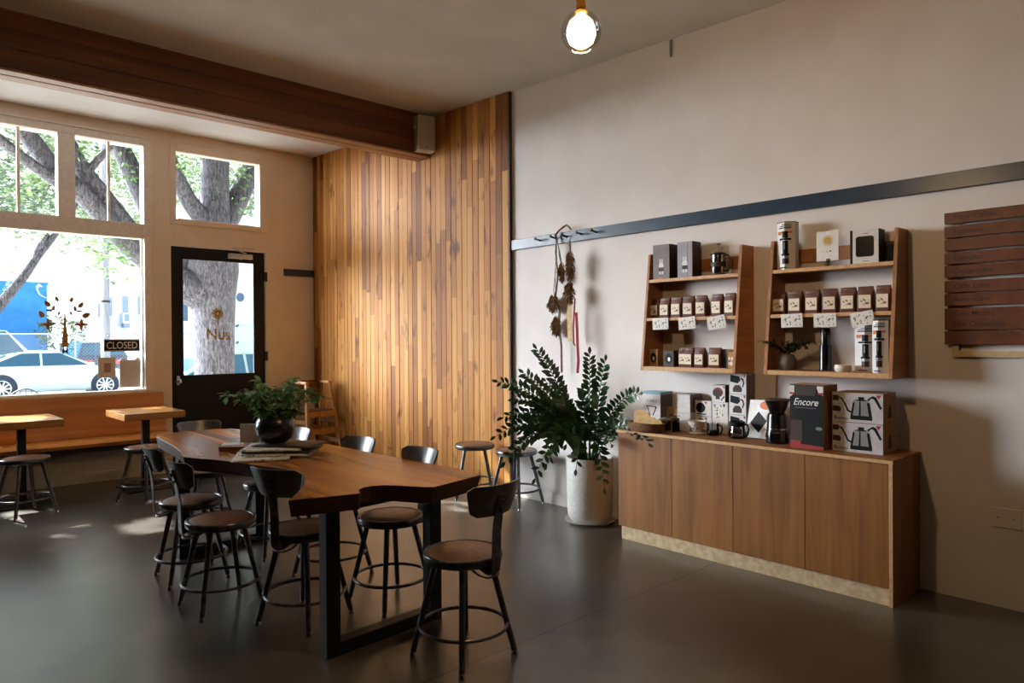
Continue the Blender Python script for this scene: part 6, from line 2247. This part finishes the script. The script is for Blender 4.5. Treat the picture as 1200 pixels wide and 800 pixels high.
a, b = on_y(277, 376, 31) - inv3, on_y(285.5, 341, 31) - inv3
ar = [(a.x, a.z), (b.x, a.z)] + [((a.x + b.x) / 2 + (b.x - a.x) / 2 * math.cos(q), b.z - (b.x - a.x) / 2 + (b.x - a.x) / 2 * math.sin(q)) for q in [PI * i / 10 for i in range(11)]]
MB().plate(ar, -.02, .01).build('niche', M['stucco'], t, 0)
MB().plate(disc((a.x + b.x) / 2, b.z - .28, .17, .2, 14), -.06, -.02).build('wall_light', M['paneblue'], t, 30)
MB().box((a.x - .15, -.10, a.z - .14), (b.x + .5, 0, a.z)).build('ledge', M['stucco'], t, 0)
for px_, py_ in ((277.5, 382), (277.5, 401.5)):
    p = on_y(px_, py_, 31) - inv3
    MB().cyl((p.x, 0, p.z), (p.x, -.12, p.z + .03), .05, n=10).build('wall_stud', M['paneblue'], t, 40)
a, b = on_y(213.5, 376, 31) - inv3, on_y(219.5, 352, 31) - inv3
w_ = MB().box((a.x - .3, -.05, a.z - .08), (b.x + .1, 0, b.z + .1)).build('window_frame', M['stucco'], t, 0)
MB().box((a.x - .2, -.06, a.z), (b.x, -.05, b.z)).build('pane', M['paneblue'], w_, 0)

# low iron bike rack on the sidewalk
p = on_y(34, 462, 12.6)
t = thing('bike_rack', 'low black iron rack with hoops on the sidewalk below the window', 'rack', (p.x, 12.6, -0.03))
m = MB()
HB = on_y(34, 455.5, 12.6).z + 0.03
xa, xb = on_y(10, 460, 12.6).x - p.x, on_y(50, 460, 12.6).x - p.x
arcp = [(xa + (xb - xa) * i / 12, 0, HB * (0.80 + 0.20 * math.sin(PI * (0.1 + .85 * i / 12)))) for i in range(13)]
m.tube(arcp, .012, 8)
m.tube([(x, 0, z - .09) for x, _, z in arcp], .008, 8)
m.build('top_rail', M['iron'], t, 50)
for i in range(0, 13, 2):
    x, _, z = arcp[i]
    MB().tube([(x, 0, z), (x, 0, 0)], .009, 8).build('upright', M['iron'], t, 50)

# ------------------------------------------------------------------ light
w = bpy.data.worlds.new('sky')
scene.world = w
w.use_nodes = True
nt = w.node_tree
bg = nt.nodes['Background']
tc = nd(nt, 'ShaderNodeTexCoord')
sp = nd(nt, 'ShaderNodeSeparateXYZ')
nt.links.new(tc.outputs['Generated'], sp.inputs['Vector'])
nt.links.new(ramp(nt, sp.outputs['Z'], [(0.0, (0.94, 0.96, 1.0, 1)), (0.35, (0.90, 0.95, 1.0, 1)), (1.0, (0.62, 0.80, 1.0, 1))]), bg.inputs['Color'])
# bright sky patch added out of view at left to light the right wall
dt = nd(nt, 'ShaderNodeVectorMath', operation='DOT_PRODUCT')
nt.links.new(tc.outputs['Generated'], dt.inputs[0])
dt.inputs[1].default_value = Vector((-0.78, 0.62, 0.16)).normalized()
mr = nd(nt, 'ShaderNodeMapRange', interpolation_type='SMOOTHSTEP')
nt.links.new(dt.outputs['Value'], mr.inputs['Value'])
mr.inputs['From Min'].default_value = 0.78
mr.inputs['From Max'].default_value = 0.95
mr.inputs['To Min'].default_value = 1.6
mr.inputs['To Max'].default_value = 61.0
nt.links.new(mr.outputs['Result'], bg.inputs['Strength'])


def light(name, typ, loc, energy, color, size=None, sizey=None, aim=None, radius=None):
    d = bpy.data.lights.new(name, typ)
    d.energy = energy
    d.color = color
    o = bpy.data.objects.new(name, d)
    COL.objects.link(o)
    o.location = loc
    if size:
        d.shape = 'RECTANGLE'
        d.size, d.size_y = size, sizey
    if radius is not None:
        d.shadow_soft_size = radius
    if aim:
        v = Vector(aim) - Vector(loc)
        o.rotation_euler = v.to_track_quat('-Z', 'Y').to_euler()
    return o


s = light('sun', 'SUN', (0, 20, 20), 34.0, (1.0, 0.95, 0.86))
s.rotation_euler = (-SUN).to_track_quat('-Z', 'Y').to_euler()
s.data.angle = 0.009
# sky portals at the window openings seen in the photo
for nm, x, z, sx, sz in (('portal_window', 0.79, 1.68, 3.0, 1.62), ('portal_upper', 0.79, 3.06, 3.0, 0.84), ('portal_door', 3.1, 1.65, 0.83, 1.33), ('portal_over_door', 3.1, 3.11, 0.94, 0.74)):
    o = light(nm, 'AREA', (x, YF + 0.10, z), 1, (1, 1, 1), sx, sz, (x, 0, z))
    o.data.cycles.is_portal = True


scene.view_settings.view_transform = 'Standard'
scene.view_settings.look = 'None'
scene.view_settings.exposure = 0.12
scene.view_settings.gamma = 1.0
scene.view_settings.use_curve_mapping = False
scene.cycles.use_denoising = True
scene.cycles.max_bounces = 10
scene.cycles.diffuse_bounces = 5
scene.cycles.transparent_max_bounces = 24
scene.cycles.sample_clamp_indirect = 4.0
scene.cycles.caustics_reflective = False
scene.cycles.caustics_refractive = False
